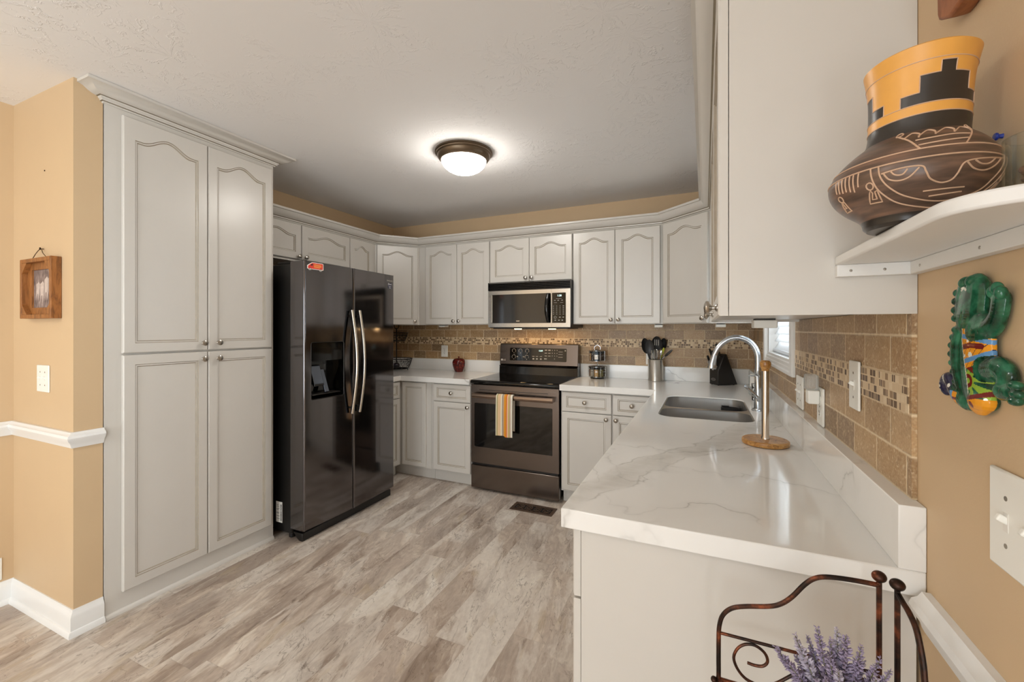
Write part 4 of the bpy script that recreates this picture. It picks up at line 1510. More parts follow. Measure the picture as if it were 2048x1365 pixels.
def bowl(m, y0, y1, zt, zb, x0=-0.207, x1=0.207, r=0.07):
    L = [rrect(x0, y0, x1, y1, r, 8), rrect(x0, y0, x1, y1, r, 8), rrect(x0 + 0.008, y0 + 0.008, x1 - 0.008, y1 - 0.008, r - 0.005, 8), rrect(x0 + 0.03, y0 + 0.03, x1 - 0.03, y1 - 0.03, r - 0.02, 8)]
    Z = [zt, zt - 0.012, zb + 0.03, zb]
    k = len(L[0])
    vs = [(p[0], p[1], Z[i]) for i in range(4) for p in L[i]]
    fs = [(i * k + j, i * k + (j + 1) % k, (i + 1) * k + (j + 1) % k, (i + 1) * k + j) for i in range(3) for j in range(k)]
    fs.append(tuple(3 * k + j for j in range(k)))
    m.add(vs, fs)
    return L[0]


RIM = 0.9195
m = MB()
a = bowl(m, 2.210, 2.478, RIM - 0.012, 0.70)
m.build('sink_bowl', SINKST, t)
m = MB()
c = bowl(m, 2.512, 2.910, RIM - 0.012, 0.69)
m.build('sink_bowl', SINKST, t)
outer = rrect(-0.2122, 2.2058, 0.2122, 2.9142, 0.0745, 8)
b = MB().prism(outer, RIM - 0.0125, RIM - 0.0105, holes=[a, c])
b.build('sink_flange', SINKST, t)
for y in (2.345, 2.71):
    b = MB().lathe([(0.0, 0.694), (0.02, 0.694), (0.034, 0.700), (0.045, 0.7035), (0.045, 0.701)], (0, y, 0 if y < 2.5 else -0.01), 24, caps=False)
    b.build('drain', CHROME, t)
# dark caddy at the end of the far bowl
t = thing('sink_caddy', 'small black caddy in the far bowl of the sink', 'caddy', (0.14, 2.885, 0.835))
b = MB()
ov = lambda r, s: [(0.14 + r * s * cos(2 * pi * i / 28), 2.872 + 0.55 * r * s * sin(2 * pi * i / 28)) for i in range(28)]
b.prism(ov(0.05, 1), 0.838, 0.843)
b.prism(ov(0.05, 1), 0.843, 0.868, holes=[ov(0.05, 0.9)])
b.build('caddy_tray', BLACKM, t)
MB().box(0.095, 2.8985, 0.85, 0.135, 2.907, 0.872).build('caddy_clip', BLACKM, t)

# ------------------------------------------------------------------ faucet
FB = (0.2525, 2.55)
t = thing('faucet', 'brushed steel gooseneck pull-down faucet behind the sink', 'faucet', (FB[0], FB[1], CT))
MB().lathe([(0.030, 0.9142), (0.030, 0.918), (0.0255, 0.922), (0.0245, 0.926)], (FB[0], FB[1], 0), 24).build('base_flange', FAUCST, t)
MB().lathe([(0.0185, 0.922), (0.0185, 0.99), (0.0165, 1.0), (0.0155, 1.02), (0.0158, 1.094), (0.015, 1.0955), (0.0158, 1.097), (0.0158, 1.13)], (FB[0], FB[1], 0), 24).build('faucet_body', FAUCST, t)
arcp = [(0.2525, 2.55, 1.128), (0.2525, 2.55, 1.17), (0.2505, 2.55, 1.205), (0.237, 2.55, 1.243), (0.209, 2.55, 1.275), (0.167, 2.55, 1.292), (0.128, 2.55, 1.288), (0.092, 2.55, 1.266), (0.066, 2.55, 1.235), (0.049, 2.55, 1.2)]
MB().tube(smooth_path(arcp, 5), 0.0142, 14).build('gooseneck', FAUCST, t)
d = (Vector((0.034, 2.55, 1.125)) - Vector((0.049, 2.55, 1.2))).normalized()
s0 = Vector((0.049, 2.55, 1.2))
MB().tube([s0 - d * 0.002, s0 + d * 0.012, s0 + d * 0.05, s0 + d * 0.07, s0 + d * 0.076, s0 + d * 0.0765], [0.0135, 0.0145, 0.0205, 0.0235, 0.0225, 0.015], 20).build('spray_head', FAUCST, t)
MB().box(0.052, 2.541, 1.145, 0.060, 2.559, 1.18).xf(Matrix.Translation((0.0, 0, 0))).build('spray_button', BLACKP, t, bevel=0.002)
hp = [(0.254, 2.538, 0.972), (0.252, 2.528, 0.979), (0.243, 2.524, 0.992), (0.225, 2.52, 1.012), (0.205, 2.517, 1.031), (0.186, 2.515, 1.045)]
MB().tube(smooth_path(hp, 4), [0.0125] * 4 + [0.010] * 4 + [0.0075] * 4 + [0.0075] * 4 + [0.009] * 4 + [0.008], 12, flat=0.7).build('lever_handle', FAUCST, t)

# patterned dispenser behind the faucet
t = thing('soap_dispenser', 'silver patterned soap dispenser standing behind the faucet', 'dispenser', (0.283, 2.92, CT))
sp = NT('silver_scroll_pattern')
_l = sp.local()
_n = sp.noise(_l[3], 70, 3, 0.5, 2.0)
sp.set(color=sp.ramp(_n, [(0.46, (200, 198, 192)), (0.5, (44, 42, 42))]), rough=0.25, metal=0.6)
MB().prism(rrect(0.257, 2.894, 0.309, 2.946, 0.008), CT + 0.0005, 1.012).build('bottle', sp.mat, t)
MB().lathe([(0.012, 1.012), (0.012, 1.03), (0.006, 1.032), (0.006, 1.05)], (0.283, 2.92, 0), 14).build('pump_collar', CHROME, t)
MB().tube([(0.283, 2.92, 1.048), (0.283, 2.92, 1.06), (0.24, 2.92, 1.058)], [0.006, 0.0065, 0.004], 10).build('pump_spout', CHROME, t)
# clear bottle with a pale label, seen above the patterned one
t = thing('clear_bottle', 'clear glass block on the counter in the corner behind the faucet', 'bottle', (0.28, 3.16, CT))
MB().prism(rrect(0.262, 3.12, 0.30, 3.19, 0.006), CT + 0.0005, 1.065).build('glass_block', GLASSJ, t)
MB().box(0.264, 3.119, 0.97, 0.298, 3.1202, 1.05).build('label', LABELW, t)

# ------------------------------------------------------------------ paper towel holder
t = thing('paper_towel_holder', 'empty paper towel holder with round wooden base and steel rod', 'paper towel holder', (0.2045, 1.823, CT))
MB().lathe([(0.072, 0.9145), (0.0765, 0.917), (0.0775, 0.924), (0.0765, 0.931), (0.073, 0.9335), (0.0, 0.9335)], (0.2045, 1.823, 0), 40).build('base', OLIVE, t)
MB().lathe([(0.0145, 0.9335), (0.0142, 0.94), (0.0122, 0.944), (0.0122, 1.185)], (0.2045, 1.823, 0), 24).build('rod', m_steel('rod_steel', (198, 188, 176), 0.16, False), t)
MB().lathe([(0.0115, 1.182), (0.0128, 1.186), (0.0128, 1.191), (0.0178, 1.201), (0.0188, 1.209), (0.0178, 1.217), (0.013, 1.2225), (0.0, 1.224)], (0.2045, 1.823, 0), 24).build('finial', OLIVE, t)

# ------------------------------------------------------------------ ceiling lamp
LC = (-1.367, 2.314)
t = thing('ceiling_lamp', 'round flush ceiling lamp with bronze rim and lit white glass', 'lamp', (LC[0], LC[1], 2.34))
MB().lathe([(0.150, 2.4398), (0.178, 2.438), (0.179, 2.430), (0.172, 2.426), (0.171, 2.420), (0.164, 2.414), (0.161, 2.402), (0.152, 2.390), (0.142, 2.382), (0.136, 2.382), (0.136, 2.39)], (LC[0], LC[1], 0), 48, caps=False).build('lamp_rim', BRONZE, t)
MB().lathe([(0.1365, 2.392), (0.139, 2.384), (0.137, 2.374), (0.126, 2.353), (0.106, 2.334), (0.076, 2.318), (0.04, 2.309), (0.0, 2.306)], (LC[0], LC[1], 0), 48, caps=False).build('glass_shade', LAMPG, t)

added_dining_lamp = dup(t, (-1.9, -1.2, 2.34), 0.0, 'unseen round flush ceiling lamp in the dining area, added to light the walls')  # unseen second lamp, added to brighten walls and ceiling
for c_ in added_dining_lamp.children:
    if c_.name.startswith('glass'):
        c_.data = c_.data.copy()
        c_.data.materials[0] = LAMPFILL

# ------------------------------------------------------------------ under-cabinet lights
UL = 'battery lights under the wall cabinets'


def puck(label, x, y, z, w, dp, h, rot=0.0):
    t = thing('under_cabinet_light', label, 'light', (x, y, z - h), rot)
    MB().box(-w / 2, -dp / 2, 0, w / 2, dp / 2, h - 0.006).build('light_housing', PLATE, t, world=False, bevel=0.003)
    MB().box(-w / 2 + 0.006, -dp / 2 + 0.006, h - 0.006, w / 2 - 0.006, dp / 2 - 0.006, h - 0.0003).build('mounting_plate', PLATED, t, world=False)


puck('small white light under the wall cabinet left of the microwave', -2.33, 3.56, 1.375, 0.07, 0.07, 0.02)
puck('small white light under the wall cabinet right of the microwave', -0.325, 3.53, 1.375, 0.062, 0.062, 0.026)
puck('small white light under the right corner wall cabinet beside the window', 0.10, 3.24, 1.375, 0.062, 0.062, 0.026)
puck('larger boxy light under the wall cabinet in the right foreground', 0.198, 1.80, 1.376, 0.074, 0.086, 0.034)

# ------------------------------------------------------------------ things on the left counter
t = thing('apple_jar', 'dark red glazed apple-shaped lidded jar on the left counter', 'jar', (-2.205, 3.64, CT))
c = (-2.205, 3.64, CT)
b = MB()
seg = 48
prof = [(0.0, 0.0005), (0.036, 0.0005), (0.04, 0.006), (0.050, 0.03), (0.060, 0.065), (0.0625, 0.083)]
pl2 = [(0.0635, 0.085), (0.0625, 0.095), (0.058, 0.113), (0.048, 0.126), (0.034, 0.132), (0.02, 0.128), (0.0, 0.122)]


def lobed(prof, seg=48, k=5, amp=0.035):
    m = MB().lathe(prof, seg=seg)
    m.v = [(v[0] * (1 + amp * cos(k * atan2(v[1], v[0]))), v[1] * (1 + amp * cos(k * atan2(v[1], v[0]))), v[2]) for v in m.v]
    return m


def at_(m, c):
    m.v = [(v[0] + c[0], v[1] + c[1], v[2] + c[2]) for v in m.v]
    return m


at_(lobed(prof), c).build('jar_body', REDGL, t)
lid = at_(lobed(pl2), c).build('jar_lid', REDGL, t)
MB().tube(smooth_path([(c[0], c[1], c[2] + 0.12), (c[0] - 0.002, c[1], c[2] + 0.138), (c[0] - 0.004, c[1], c[2] + 0.152)], 4), [0.008, 0.008, 0.0075, 0.0075, 0.007, 0.007, 0.0075, 0.008, 0.008], 10).build('stem_knob', REDGL, lid)

t = thing('basket_stand', 'black wire two-tier basket stand in the left counter corner', 'basket', (-2.89, 3.54, CT))
bc = (-2.89, 3.54)


def wire_basket(zb, zt, rb, rt, name):
    m = MB()
    C_ = lambda r, z, n=28: [(bc[0] + r * cos(2 * pi * i / n), bc[1] + r * sin(2 * pi * i / n), z) for i in range(n)]
    m.tube(C_(rt, zt), 0.0042, 6, closed=True)
    m.tube(C_(rt - 0.006, zt - 0.022), 0.0022, 6, closed=True)
    m.tube(C_(rb, zb), 0.004, 6, closed=True)
    m.tube(C_(rb * 0.55, zb), 0.0022, 6, closed=True)
    for i in range(22):
        a = 2 * pi * i / 22
        m.tube([(bc[0] + rb * 0.55 * cos(a), bc[1] + rb * 0.55 * sin(a), zb), (bc[0] + rb * cos(a), bc[1] + rb * sin(a), zb), (bc[0] + (rb + rt) / 2 * 1.02 * cos(a), bc[1] + (rb + rt) / 2 * 1.02 * sin(a), (zb + zt) / 2 - 0.005), (bc[0] + rt * cos(a), bc[1] + rt * sin(a), zt)], 0.0016, 5)
    for i in range(14):
        a = 2 * pi * i / 14
        p = lambda aa, k: (bc[0] + (rb + (rt - rb) * k) * cos(aa), bc[1] + (rb + (rt - rb) * k) * sin(aa), zb + (zt - zb) * k)
        m.tube(smooth_path([p(a, 0.15), p(a + 0.16, 0.45), p(a + 0.08, 0.75), p(a - 0.08, 0.55), p(a + 0.02, 0.3)], 4), 0.0014, 5)
    m.build(name, WIRE, t)


wire_basket(0.93, 1.032, 0.115, 0.158, 'lower_basket')
wire_basket(1.215, 1.296, 0.085, 0.112, 'upper_basket')
m = MB()
m.tube([(bc[0], bc[1], 0.928), (bc[0], bc[1], 1.34)], 0.005, 8)
m.tube([(bc[0] + 0.03 * cos(2 * pi * i / 20), bc[1], 1.368 + 0.03 * sin(2 * pi * i / 20)) for i in range(20)], 0.004, 6, closed=True)
for q in range(4):
    m.tube([(bc[0], bc[1], 0.93), (bc[0] + 0.115 * cos(q * pi / 2), bc[1] + 0.115 * sin(q * pi / 2), 0.93)], 0.003, 6)
    m.tube([(bc[0], bc[1], 1.215), (bc[0] + 0.085 * cos(q * pi / 2), bc[1] + 0.085 * sin(q * pi / 2), 1.215)], 0.003, 6)
m.build('centre_post', WIRE, t)
for q in range(4):
    a = q * pi / 2 + 0.3
    MB().tube([(bc[0] + 0.115 * cos(a), bc[1] + 0.115 * sin(a), 0.93), (bc[0] + 0.122 * cos(a), bc[1] + 0.122 * sin(a), 0.9155)], 0.0035, 6).build('foot', WIRE, t)
dk = simple('dark_purple_skin', (44, 38, 46), 0.4, var=0.2, scale=40)
for (x, y, lb) in ((-2.848, 3.487, 'dark oval fruit in the lower wire basket, nearer the apple jar'), (-2.923, 3.498, 'dark oval fruit in the lower wire basket, nearer the refrigerator')):
    o = MB().ell((x, y, 0.934 + 0.0325), (0.036, 0.033, 0.030)).build('fruit', dk, loc=(x, y, 0.935))
    tag(o, lb, 'fruit', None)

# ------------------------------------------------------------------ spice carousel
sc = (-0.836, 3.648)
t = thing('spice_rack', 'chrome wire two-tier revolving spice rack beside the range', 'spice rack', (sc[0], sc[1], CT))
MB().lathe([(0.0, 0.0005), (0.058, 0.0005), (0.06, 0.004), (0.058, 0.010), (0.0, 0.011)], (sc[0], sc[1], CT), 32).build('turntable_base', BLACKP, t)


def tier(z0, r, name):
    m = MB()
    C_ = lambda rr, z: [(sc[0] + rr * cos(2 * pi * i / 36), sc[1] + rr * sin(2 * pi * i / 36), z) for i in range(36)]
    m.tube(C_(r, z0 + 0.048), 0.0015, 6, closed=True)
    m.tube(C_(r - 0.004, z0 + 0.002), 0.0015, 6, closed=True)
    m.tube(C_(r * 0.5, z0 + 0.002), 0.0015, 6, closed=True)
    for i in range(9):
        a = 2 * pi * (i + 0.5) / 9
        m.tube([(sc[0] + 0.006 * cos(a), sc[1] + 0.006 * sin(a), z0 + 0.002), (sc[0] + (r - 0.004) * cos(a), sc[1] + (r - 0.004) * sin(a), z0 + 0.002), (sc[0] + r * cos(a), sc[1] + r * sin(a), z0 + 0.01), (sc[0] + r * cos(a), sc[1] + r * sin(a), z0 + 0.088)], 0.0014, 5)
    m.tube(C_(r, z0 + 0.088), 0.0015, 6, closed=True)
    m.build(name, CHROME, t)


tier(CT + 0.014, 0.078, 'lower_tier')
tier(CT + 0.149, 0.072, 'upper_tier')
m = MB().tube([(sc[0], sc[1], CT + 0.01), (sc[0], sc[1], CT + 0.255)], 0.004, 8)
m.tube(smooth_path([(sc[0] - 0.022, sc[1], CT + 0.242), (sc[0] - 0.026, sc[1], CT + 0.265), (sc[0], sc[1], CT + 0.285), (sc[0] + 0.026, sc[1], CT + 0.265), (sc[0] + 0.022, sc[1], CT + 0.242)], 5), 0.0022, 6)
m.tube([(sc[0] - 0.022, sc[1], CT + 0.242), (sc[0] + 0.022, sc[1], CT + 0.242)], 0.0022, 6)
m.build('centre_post', CHROME, t)
SN = ['brown', 'grey', 'tan', 'green', 'dark', 'paprika']


def spice_jar(x, y, z, si, label, group, r=0.0195, h=0.083):
    j = thing('spice_jar', label, 'spice jar', (x, y, z), 0, group)
    MB().lathe([(0.0, 0.0022), (r - 0.0018, 0.0022), (r - 0.0018, h * 0.72), (0.0, h * 0.72)], (0, 0, 0), 18).build('spice_fill', SPICE[si], j, world=False)
    MB().lathe([(0.0, 0.0), (r, 0.0), (r, h - 0.014), (r - 0.003, h - 0.010), (r - 0.003, h - 0.006)], (0, 0, 0), 18, caps=False).build('jar_glass', GLASSJ, j, world=False)
    MB().lathe([(0.0, h - 0.016), (r + 0.0008, h - 0.016), (r + 0.0008, h), (r - 0.001, h + 0.0015), (0.0, h + 0.0015)], (0, 0, 0), 20).build('jar_lid', BLACKP, j, world=False)
    return j


lowl = {4: 'brown spice jar with black lid at the left end of the lower tier', 5: 'grey spice jar with black lid on the lower tier, second from the left', 6: 'spice jar with tan spice and black lid at the front of the lower tier', 7: 'spice jar with green spice and black lid at the right end of the lower tier'}
upl = {4: 'spice jar with tan spice and black lid at the left end of the upper tier', 5: 'dark spice jar with black lid on the upper tier, left of the labelled jar', 7: 'dark spice jar with black lid at the right end of the upper tier'}
for k in range(8):
    a = radians(-262 + k * 45 - 8 + 180)
    a = radians(k * 45 + 4)
    ring_r = 0.053
    if k in lowl:
        si = {4: 0, 5: 1, 6: 2, 7: 3}[k]
        spice_jar(sc[0] + ring_r * cos(a), sc[1] + ring_r * sin(a), CT + 0.0178, si, lowl[k], None)
    else:
        spice_jar(sc[0] + ring_r * cos(a), sc[1] + ring_r * sin(a), CT + 0.0178, 4, 'dark spice jar at the back of the lower tier', 'spice jars at the back of the lower tier')
    ring_r = 0.048
    if k in upl:
        si = {4: 2, 5: 4, 7: 4}[k]
        spice_jar(sc[0] + ring_r * cos(a), sc[1] + ring_r * sin(a), CT + 0.1528, si, upl[k], None, 0.0175, 0.078)
    elif k != 6:
        spice_jar(sc[0] + ring_r * cos(a), sc[1] + ring_r * sin(a), CT + 0.1528, 4, 'dark spice jar at the back of the upper tier', 'spice jars at the back of the upper tier', 0.0175, 0.078)
a = radians(6 * 45 + 4)
x, y, z = sc[0] + 0.048 * cos(a), sc[1] + 0.048 * sin(a), CT + 0.1528
j = thing('spice_jar', 'taller black-capped jar with white paper label at the front of the upper tier', 'spice jar', (x, y, z))
MB().lathe([(0.0, 0.0), (0.0195, 0.0), (0.0195, 0.066), (0.014, 0.076), (0.014, 0.08)], seg=20).build('jar_glass', simple('blue_grey_glass', (70, 84, 96), 0.1, var=0), j, world=False)
MB().lathe([(0.0, 0.078), (0.0165, 0.078), (0.0165, 0.092), (0.0, 0.093)], seg=20).build('jar_lid', BLACKP, j, world=False)
b = MB()
for i in range(10):
    a0, a1 = radians(-130 + i * 10), radians(-120 + i * 10)
    b.add([(0.0198 * cos(a0), 0.0198 * sin(a0), 0.012), (0.0198 * cos(a1), 0.0198 * sin(a1), 0.012), (0.0198 * cos(a1), 0.0198 * sin(a1), 0.052), (0.0198 * cos(a0), 0.0198 * sin(a0), 0.052)], [(0, 1, 2, 3)])
b.build('paper_label', LABELW, j, world=False)

# ------------------------------------------------------------------ utensil crock
kc = (-0.362, 3.66)
t = thing('utensil_crock', 'brushed stainless steel utensil crock on the back counter', 'crock', (kc[0], kc[1], CT))
b = MB().lathe([(0.0, 0.0005), (0.057, 0.0005), (0.0605, 0.004), (0.0605, 0.170), (0.062, 0.174), (0.0605, 0.176), (0.058, 0.174), (0.058, 0.006), (0.0, 0.006)], (kc[0], kc[1], CT), 48)
b.build('crock_body', CROCKST, t)
UZ = CT + 0.012


def utensil(name, label, cat, base, tip, build):
    o = thing(name, label, cat, base)
    build(o, Vector(base), Vector(tip))
    return o


def frame_to(d, roll=0.0):
    d = d.normalized()
    x = Vector((0, 1, 0)).cross(d)
    x.normalize()
    y = d.cross(x)
    M = Matrix((x, y, d)).transposed()
    return M @ Matrix.Rotation(roll, 3, 'Z')


def spoon(w, l, deep=0.012, slots=0, mat=BLACKM, roll=0.0, handle=None, oval=1.0):
    def f(o, a, b):
        d = (b - a)
        L = d.length
        M = frame_to(d, roll)
        m = MB().tube([a + d * (i / 8) * ((L - l * 0.9) / L) for i in range(9)], [0.006, 0.006, 0.0065, 0.0065, 0.006, 0.0055, 0.005, 0.0055, 0.008], 10, flat=0.7)
        m.build('utensil_handle', handle or mat, o)
        m = MB()
        N, K = 16, 7
        c = a + d * ((L - l / 2) / L)
        for side in (0, 1):
            for k in range(K):
                r = (k + 1) / K
                for i in range(N):
                    t_ = 2 * pi * i / N
                    zz = sin(t_) * r * l / 2
                    ww = cos(t_) * r * w / 2 * (1.0 - 0.16 * oval * sin(t_))
                    m.v.append(tuple(c + M @ Vector((ww, deep * (1 - r * r) + 0.0025 * side, zz))))
            m.v.append(tuple(c + M @ Vector((0, deep + 0.0025 * side, 0))))
        S = K * N + 1
        for side in (0, 1):
            o_ = side * S
            for i in range(N):
                j = (i + 1) % N
                m.f.append((o_ + S - 1, o_ + i, o_ + j))
                m.m.append(0)
                for k in range(K - 1):
                    if slots and 2 <= k <= 3 and i in (3, 4, 5):
                        pass
                    m.f.append((o_ + k * N + i, o_ + (k + 1) * N + i, o_ + (k + 1) * N + j, o_ + k * N + j))
                    m.m.append(0)
        for i in range(N):
            j = (i + 1) % N
            m.f.append(((K - 1) * N + i, (K - 1) * N + j, S + (K - 1) * N + j, S + (K - 1) * N + i))
            m.m.append(0)
        h = m.build('utensil_head', mat, o)
        if slots:
            for q in range(-slots, slots + 1):
                sp_ = [c + M @ Vector((q * w * 0.17, deep * (1 - (q * 0.36) ** 2 - (zf * 2) ** 2) - 0.0004, l * zf)) for zf in (-0.14, -0.05, 0.05, 0.15, 0.26)]
                MB().tube(sp_, 0.0022, 6).build('slot', LABELW, h)  # pale strips: light showing through the slots is put into their colour
    return f


B = lambda dx, dy: (kc[0] + dx, kc[1] + dy, UZ)
utensil('serving_spoon', 'large black nylon spoon leaning out at the left of the crock', 'spoon', B(-0.01, 0.02), (-0.452, 3.655, 1.262), spoon(0.072, 0.132, 0.012, 0, BLACKM, 0.25))
utensil('serving_spoon', 'dark grey spoon standing in front, second from the left in the crock', 'spoon', B(-0.03, -0.015), (-0.408, 3.61, 1.252), spoon(0.07, 0.124, 0.010, 0, simple('dark_grey_nylon', (44, 44, 45), 0.45, var=0)))
utensil('slotted_spoon', 'black slotted serving spoon standing tallest in the crock', 'spoon', B(-0.006, 0.035), (-0.352, 3.65, 1.278), spoon(0.086, 0.12, 0.010, 1, BLACKM))
utensil('ladle', 'black ladle behind the slotted spoon at the right of the crock', 'ladle', B(0.021, 0.03), (-0.30, 3.685, 1.262), spoon(0.06, 0.09, 0.022, 0, BLACKM, -0.4))


def rod_tool(r, mat, tipmat=None, tipw=0.008, tipl=0.05):
    def f(o, a, b):
        d = b - a
        MB().tube([a + d * (i / 6) for i in range(7)], [r] * 7, 8).build('shaft', mat, o)
        if tipmat:
            u = d.normalized()
            MB().tube([b - u * tipl, b - u * tipl * 0.8, b - u * tipl * 0.3, b], [r, tipw, tipw, tipw * 0.5], 10, flat=0.6).build('grip', tipmat, o)
    return f


def whisk(o, a, b):
    d = b - a
    u = d.normalized()
    MB().tube([a, a + d * 0.55], 0.006, 10).build('grip', CHROME, o)
    M = frame_to(d)
    m = MB()
    L = d.length * 0.45
    for q in range(5):
        an = pi * q / 5
        pts = []
        for i in range(13):
            s_ = i / 12
            w_ = 0.02 * sin(pi * s_) * (1 if s_ < 2 else 1)
            side = 1 - 2 * s_
            pts.append(a + d * 0.55 + M @ Vector((0.021 * cos(an) * sin(pi * s_ * 2) * 0.9, 0.021 * sin(an) * sin(pi * s_ * 2) * 0.9, L * sin(pi * s_))))
        m.tube(pts, 0.0012, 5)
    m.build('whisk_wires', CHROME, o)


utensil('tongs', 'steel tongs arm standing at the front left of the crock', 'tongs', B(-0.012, -0.030), (-0.390, 3.6085, 1.168), rod_tool(0.0052, CHROME, CHROME, 0.007, 0.03))
utensil('whisk', 'steel wire whisk standing at the front of the crock', 'whisk', B(0.0, -0.02), (-0.357, 3.617, 1.176), whisk)
utensil('peeler', 'lime green handled tool leaning right in the crock', 'peeler', B(-0.012, 0.012), (-0.297, 3.645, 1.186), rod_tool(0.0042, LIME, LIME, 0.0095, 0.06))
utensil('strainer', 'steel tool with rounded end beside the lime green handle in the crock', 'strainer', B(0.016, -0.012), (-0.316, 3.624, 1.165), rod_tool(0.0035, CHROME, CHROME, 0.011, 0.04))
utensil('paring_knife', 'black handled tool tilted furthest right in the crock', 'knife', (kc[0] - 0.04, kc[1] + 0.0, CT + 0.095), (-0.232, 3.625, 1.172), rod_tool(0.0038, CHROME, BLACKP, 0.0095, 0.085))

# ------------------------------------------------------------------ knife block
KB = (0.092, 3.54, CT)
ka = radians(37)
t = thing('knife_block', 'black slanted knife block in the right back counter corner', 'knife block', KB, ka)
kp = [(0.0, 0.004), (0.0, 0.108), (0.052, 0.222), (0.074, 0.236), (0.17, 0.004)]
b = MB()
W_ = 0.095
b.prism(kp, 0.0, W_, plane='xz')
kb = b.build('block_body', simple('black_painted_wood', (24, 22, 21), 0.45, var=0.1), t, world=False, bevel=0.004)
for x in (0.012, 0.145):
    for y in (0.012, W_ - 0.012):
        MB().lathe([(0.006, 0.0005), (0.006, 0.0045)], (x, y, 0), 10).build('foot', BLACKM, t, world=False)
b = MB()
n = 28
for q, (ra, rb_) in enumerate(((0.0235, 0.0105),)):
    b.prism([(0.05 + ra * cos(2 * pi * i / n), 0.043 + rb_ * sin(2 * pi * i / n)) for i in range(n)], -0.0012, 0.0003, plane='yz')
b.build('badge', m_steel('badge_steel', (170, 166, 160), 0.3), t, world=False)
b = MB().prism([(0.05 + 0.019 * cos(2 * pi * i / n), 0.043 + 0.0072 * sin(2 * pi * i / n)) for i in range(n)], -0.0016, -0.0011, plane='yz')
b.build('badge_field', simple('badge_grey', (88, 86, 84), 0.4, var=0), t, world=False)
kd = Vector((-0.088, 0.0, 0.232)).normalized()
KM = Matrix.Translation(KB) @ Matrix.Rotation(ka, 4, 'Z')


def knife(label, s, y, L, r=0.009):
    # s = distance along the slotted face from its front edge
    e = Vector((0.052, 0, 0.114))
    p = Vector((0.0, y, 0.108)) + e * s
    o = thing('kitchen_knife', label, 'knife', tuple(KM @ p), ka)
    a = kd * 0.0115
    MB().tube([a, a + kd * 0.01, a + kd * (L * 0.4), a + kd * (L * 0.8), a + kd * (L * 0.96), a + kd * L], [r * 0.8, r, r * 0.92, r * 1.05, r * 0.9, r * 0.5], 10, flat=0.62).build('grip', BLACKP, o, world=False)
    MB().tube([a - kd * 0.003, a + kd * 0.003], r * 0.9, 10, flat=0.5).build('bolster', CHROME, o, world=False)


knife('black knife handle at the far left, lowest in the knife block', 0.10, 0.075, 0.098)
knife('black knife handle standing tallest at the left back of the knife block', 0.50, 0.076, 0.105)
knife('black knife handle in the middle of the knife block', 0.42, 0.046, 0.10)
knife('black knife handle leaning at the right end of the knife block', 0.86, 0.03, 0.10, 0.011)
knife('short black knife handle at the front right of the knife block', 0.22, 0.02, 0.08)
p = KM @ Vector((-0.0, 0.05, 0.1095))
o = thing('kitchen_shears', 'silver handled shears at the low front of the knife block', 'scissors', tuple(p), ka)
for s_ in (-1, 1):
    q = [Vector((-0.004, s_ * 0.004, 0.003)) + kd * 0.0, Vector((-0.004, s_ * 0.008, 0.003)) + kd * 0.02, Vector((-0.004, s_ * 0.026, 0.0)) + kd * 0.045, Vector((-0.004, s_ * 0.024, 0.0)) + kd * 0.072, Vector((-0.004, s_ * 0.008, 0.0)) + kd * 0.07, Vector((-0.004, s_ * 0.006, 0.0)) + kd * 0.045]
    MB().tube(smooth_path(q, 5), 0.0042, 8).build('shears_loop', CHROME, o, world=False)

# ------------------------------------------------------------------ outlets and switches
PG = None


def plate(name, label, cat, origin, facing, w, h, kind, th=0.006):
    # local frame: x right, y into wall, z up when facing the plate
    rot = {'-Y': 0.0, '+X': R90, '-X': -R90}[facing]
    t = thing(name, label, cat, origin, rot)
    MB().box(-w / 2, -th, -h / 2, w / 2, -0.0003, h / 2).build('wall_plate', PLATE, t, world=False, bevel=0.003)
    g = 1 if w < 0.1 else int(round(w / 0.055))
    for k in range(g):
        x = (k - (g - 1) / 2) * 0.046
        if kind == 'switch':
            MB().box(x - 0.005, -th - 0.0006, -0.012, x + 0.005, -th + 0.001, 0.012).build('switch_slot', LABELW, t, world=False)
            MB().obox((x, -th - 0.003, 0.004), (0.007, 0.013, 0.009), Matrix.Rotation(-0.5, 3, 'X')).build('toggle', PLATE, t, world=False, bevel=0.0015)
            for z in (-0.03, 0.03):
                MB().lathe([(0.0, -0.0006), (0.0032, -0.0006), (0.0032, 0.0)], (x, -th, z), 10, 0, Matrix.Rotation(-pi / 2, 4, 'X')).build('screw', NICKEL, t, world=False)
        else:
            for z in (-0.0195, 0.0195):
                b = MB().prism(rrect(x - 0.0165, z - 0.0135, x + 0.0165, z + 0.0135, 0.009, 5), -th - 0.0012, -th + 0.001, plane='xz')
                f = b.build('receptacle', PLATE, t, world=False)
                b = MB()
                for s_ in (-1, 1):
                    MB().box(x + s_ * 0.0062 - 0.0011, -th - 0.0016, z - 0.001, x + s_ * 0.0062 + 0.0011, -th - 0.001, z + 0.007).build('slot', PLATED, f, world=False)
                MB().lathe([(0.0, 0.0), (0.0024, 0.0), (0.0024, 0.0005)], (x, -th - 0.0016, z - 0.007), 10, 0, Matrix.Rotation(-pi / 2, 4, 'X')).build('ground_slot', PLATED, f, world=False)
            MB().lathe([(0.0, -0.0006), (0.0032, -0.0006), (0.0032, 0.0)], (x, -th, 0), 10, 0, Matrix.Rotation(-pi / 2, 4, 'X')).build('screw', NICKEL, t, world=False)
    return t


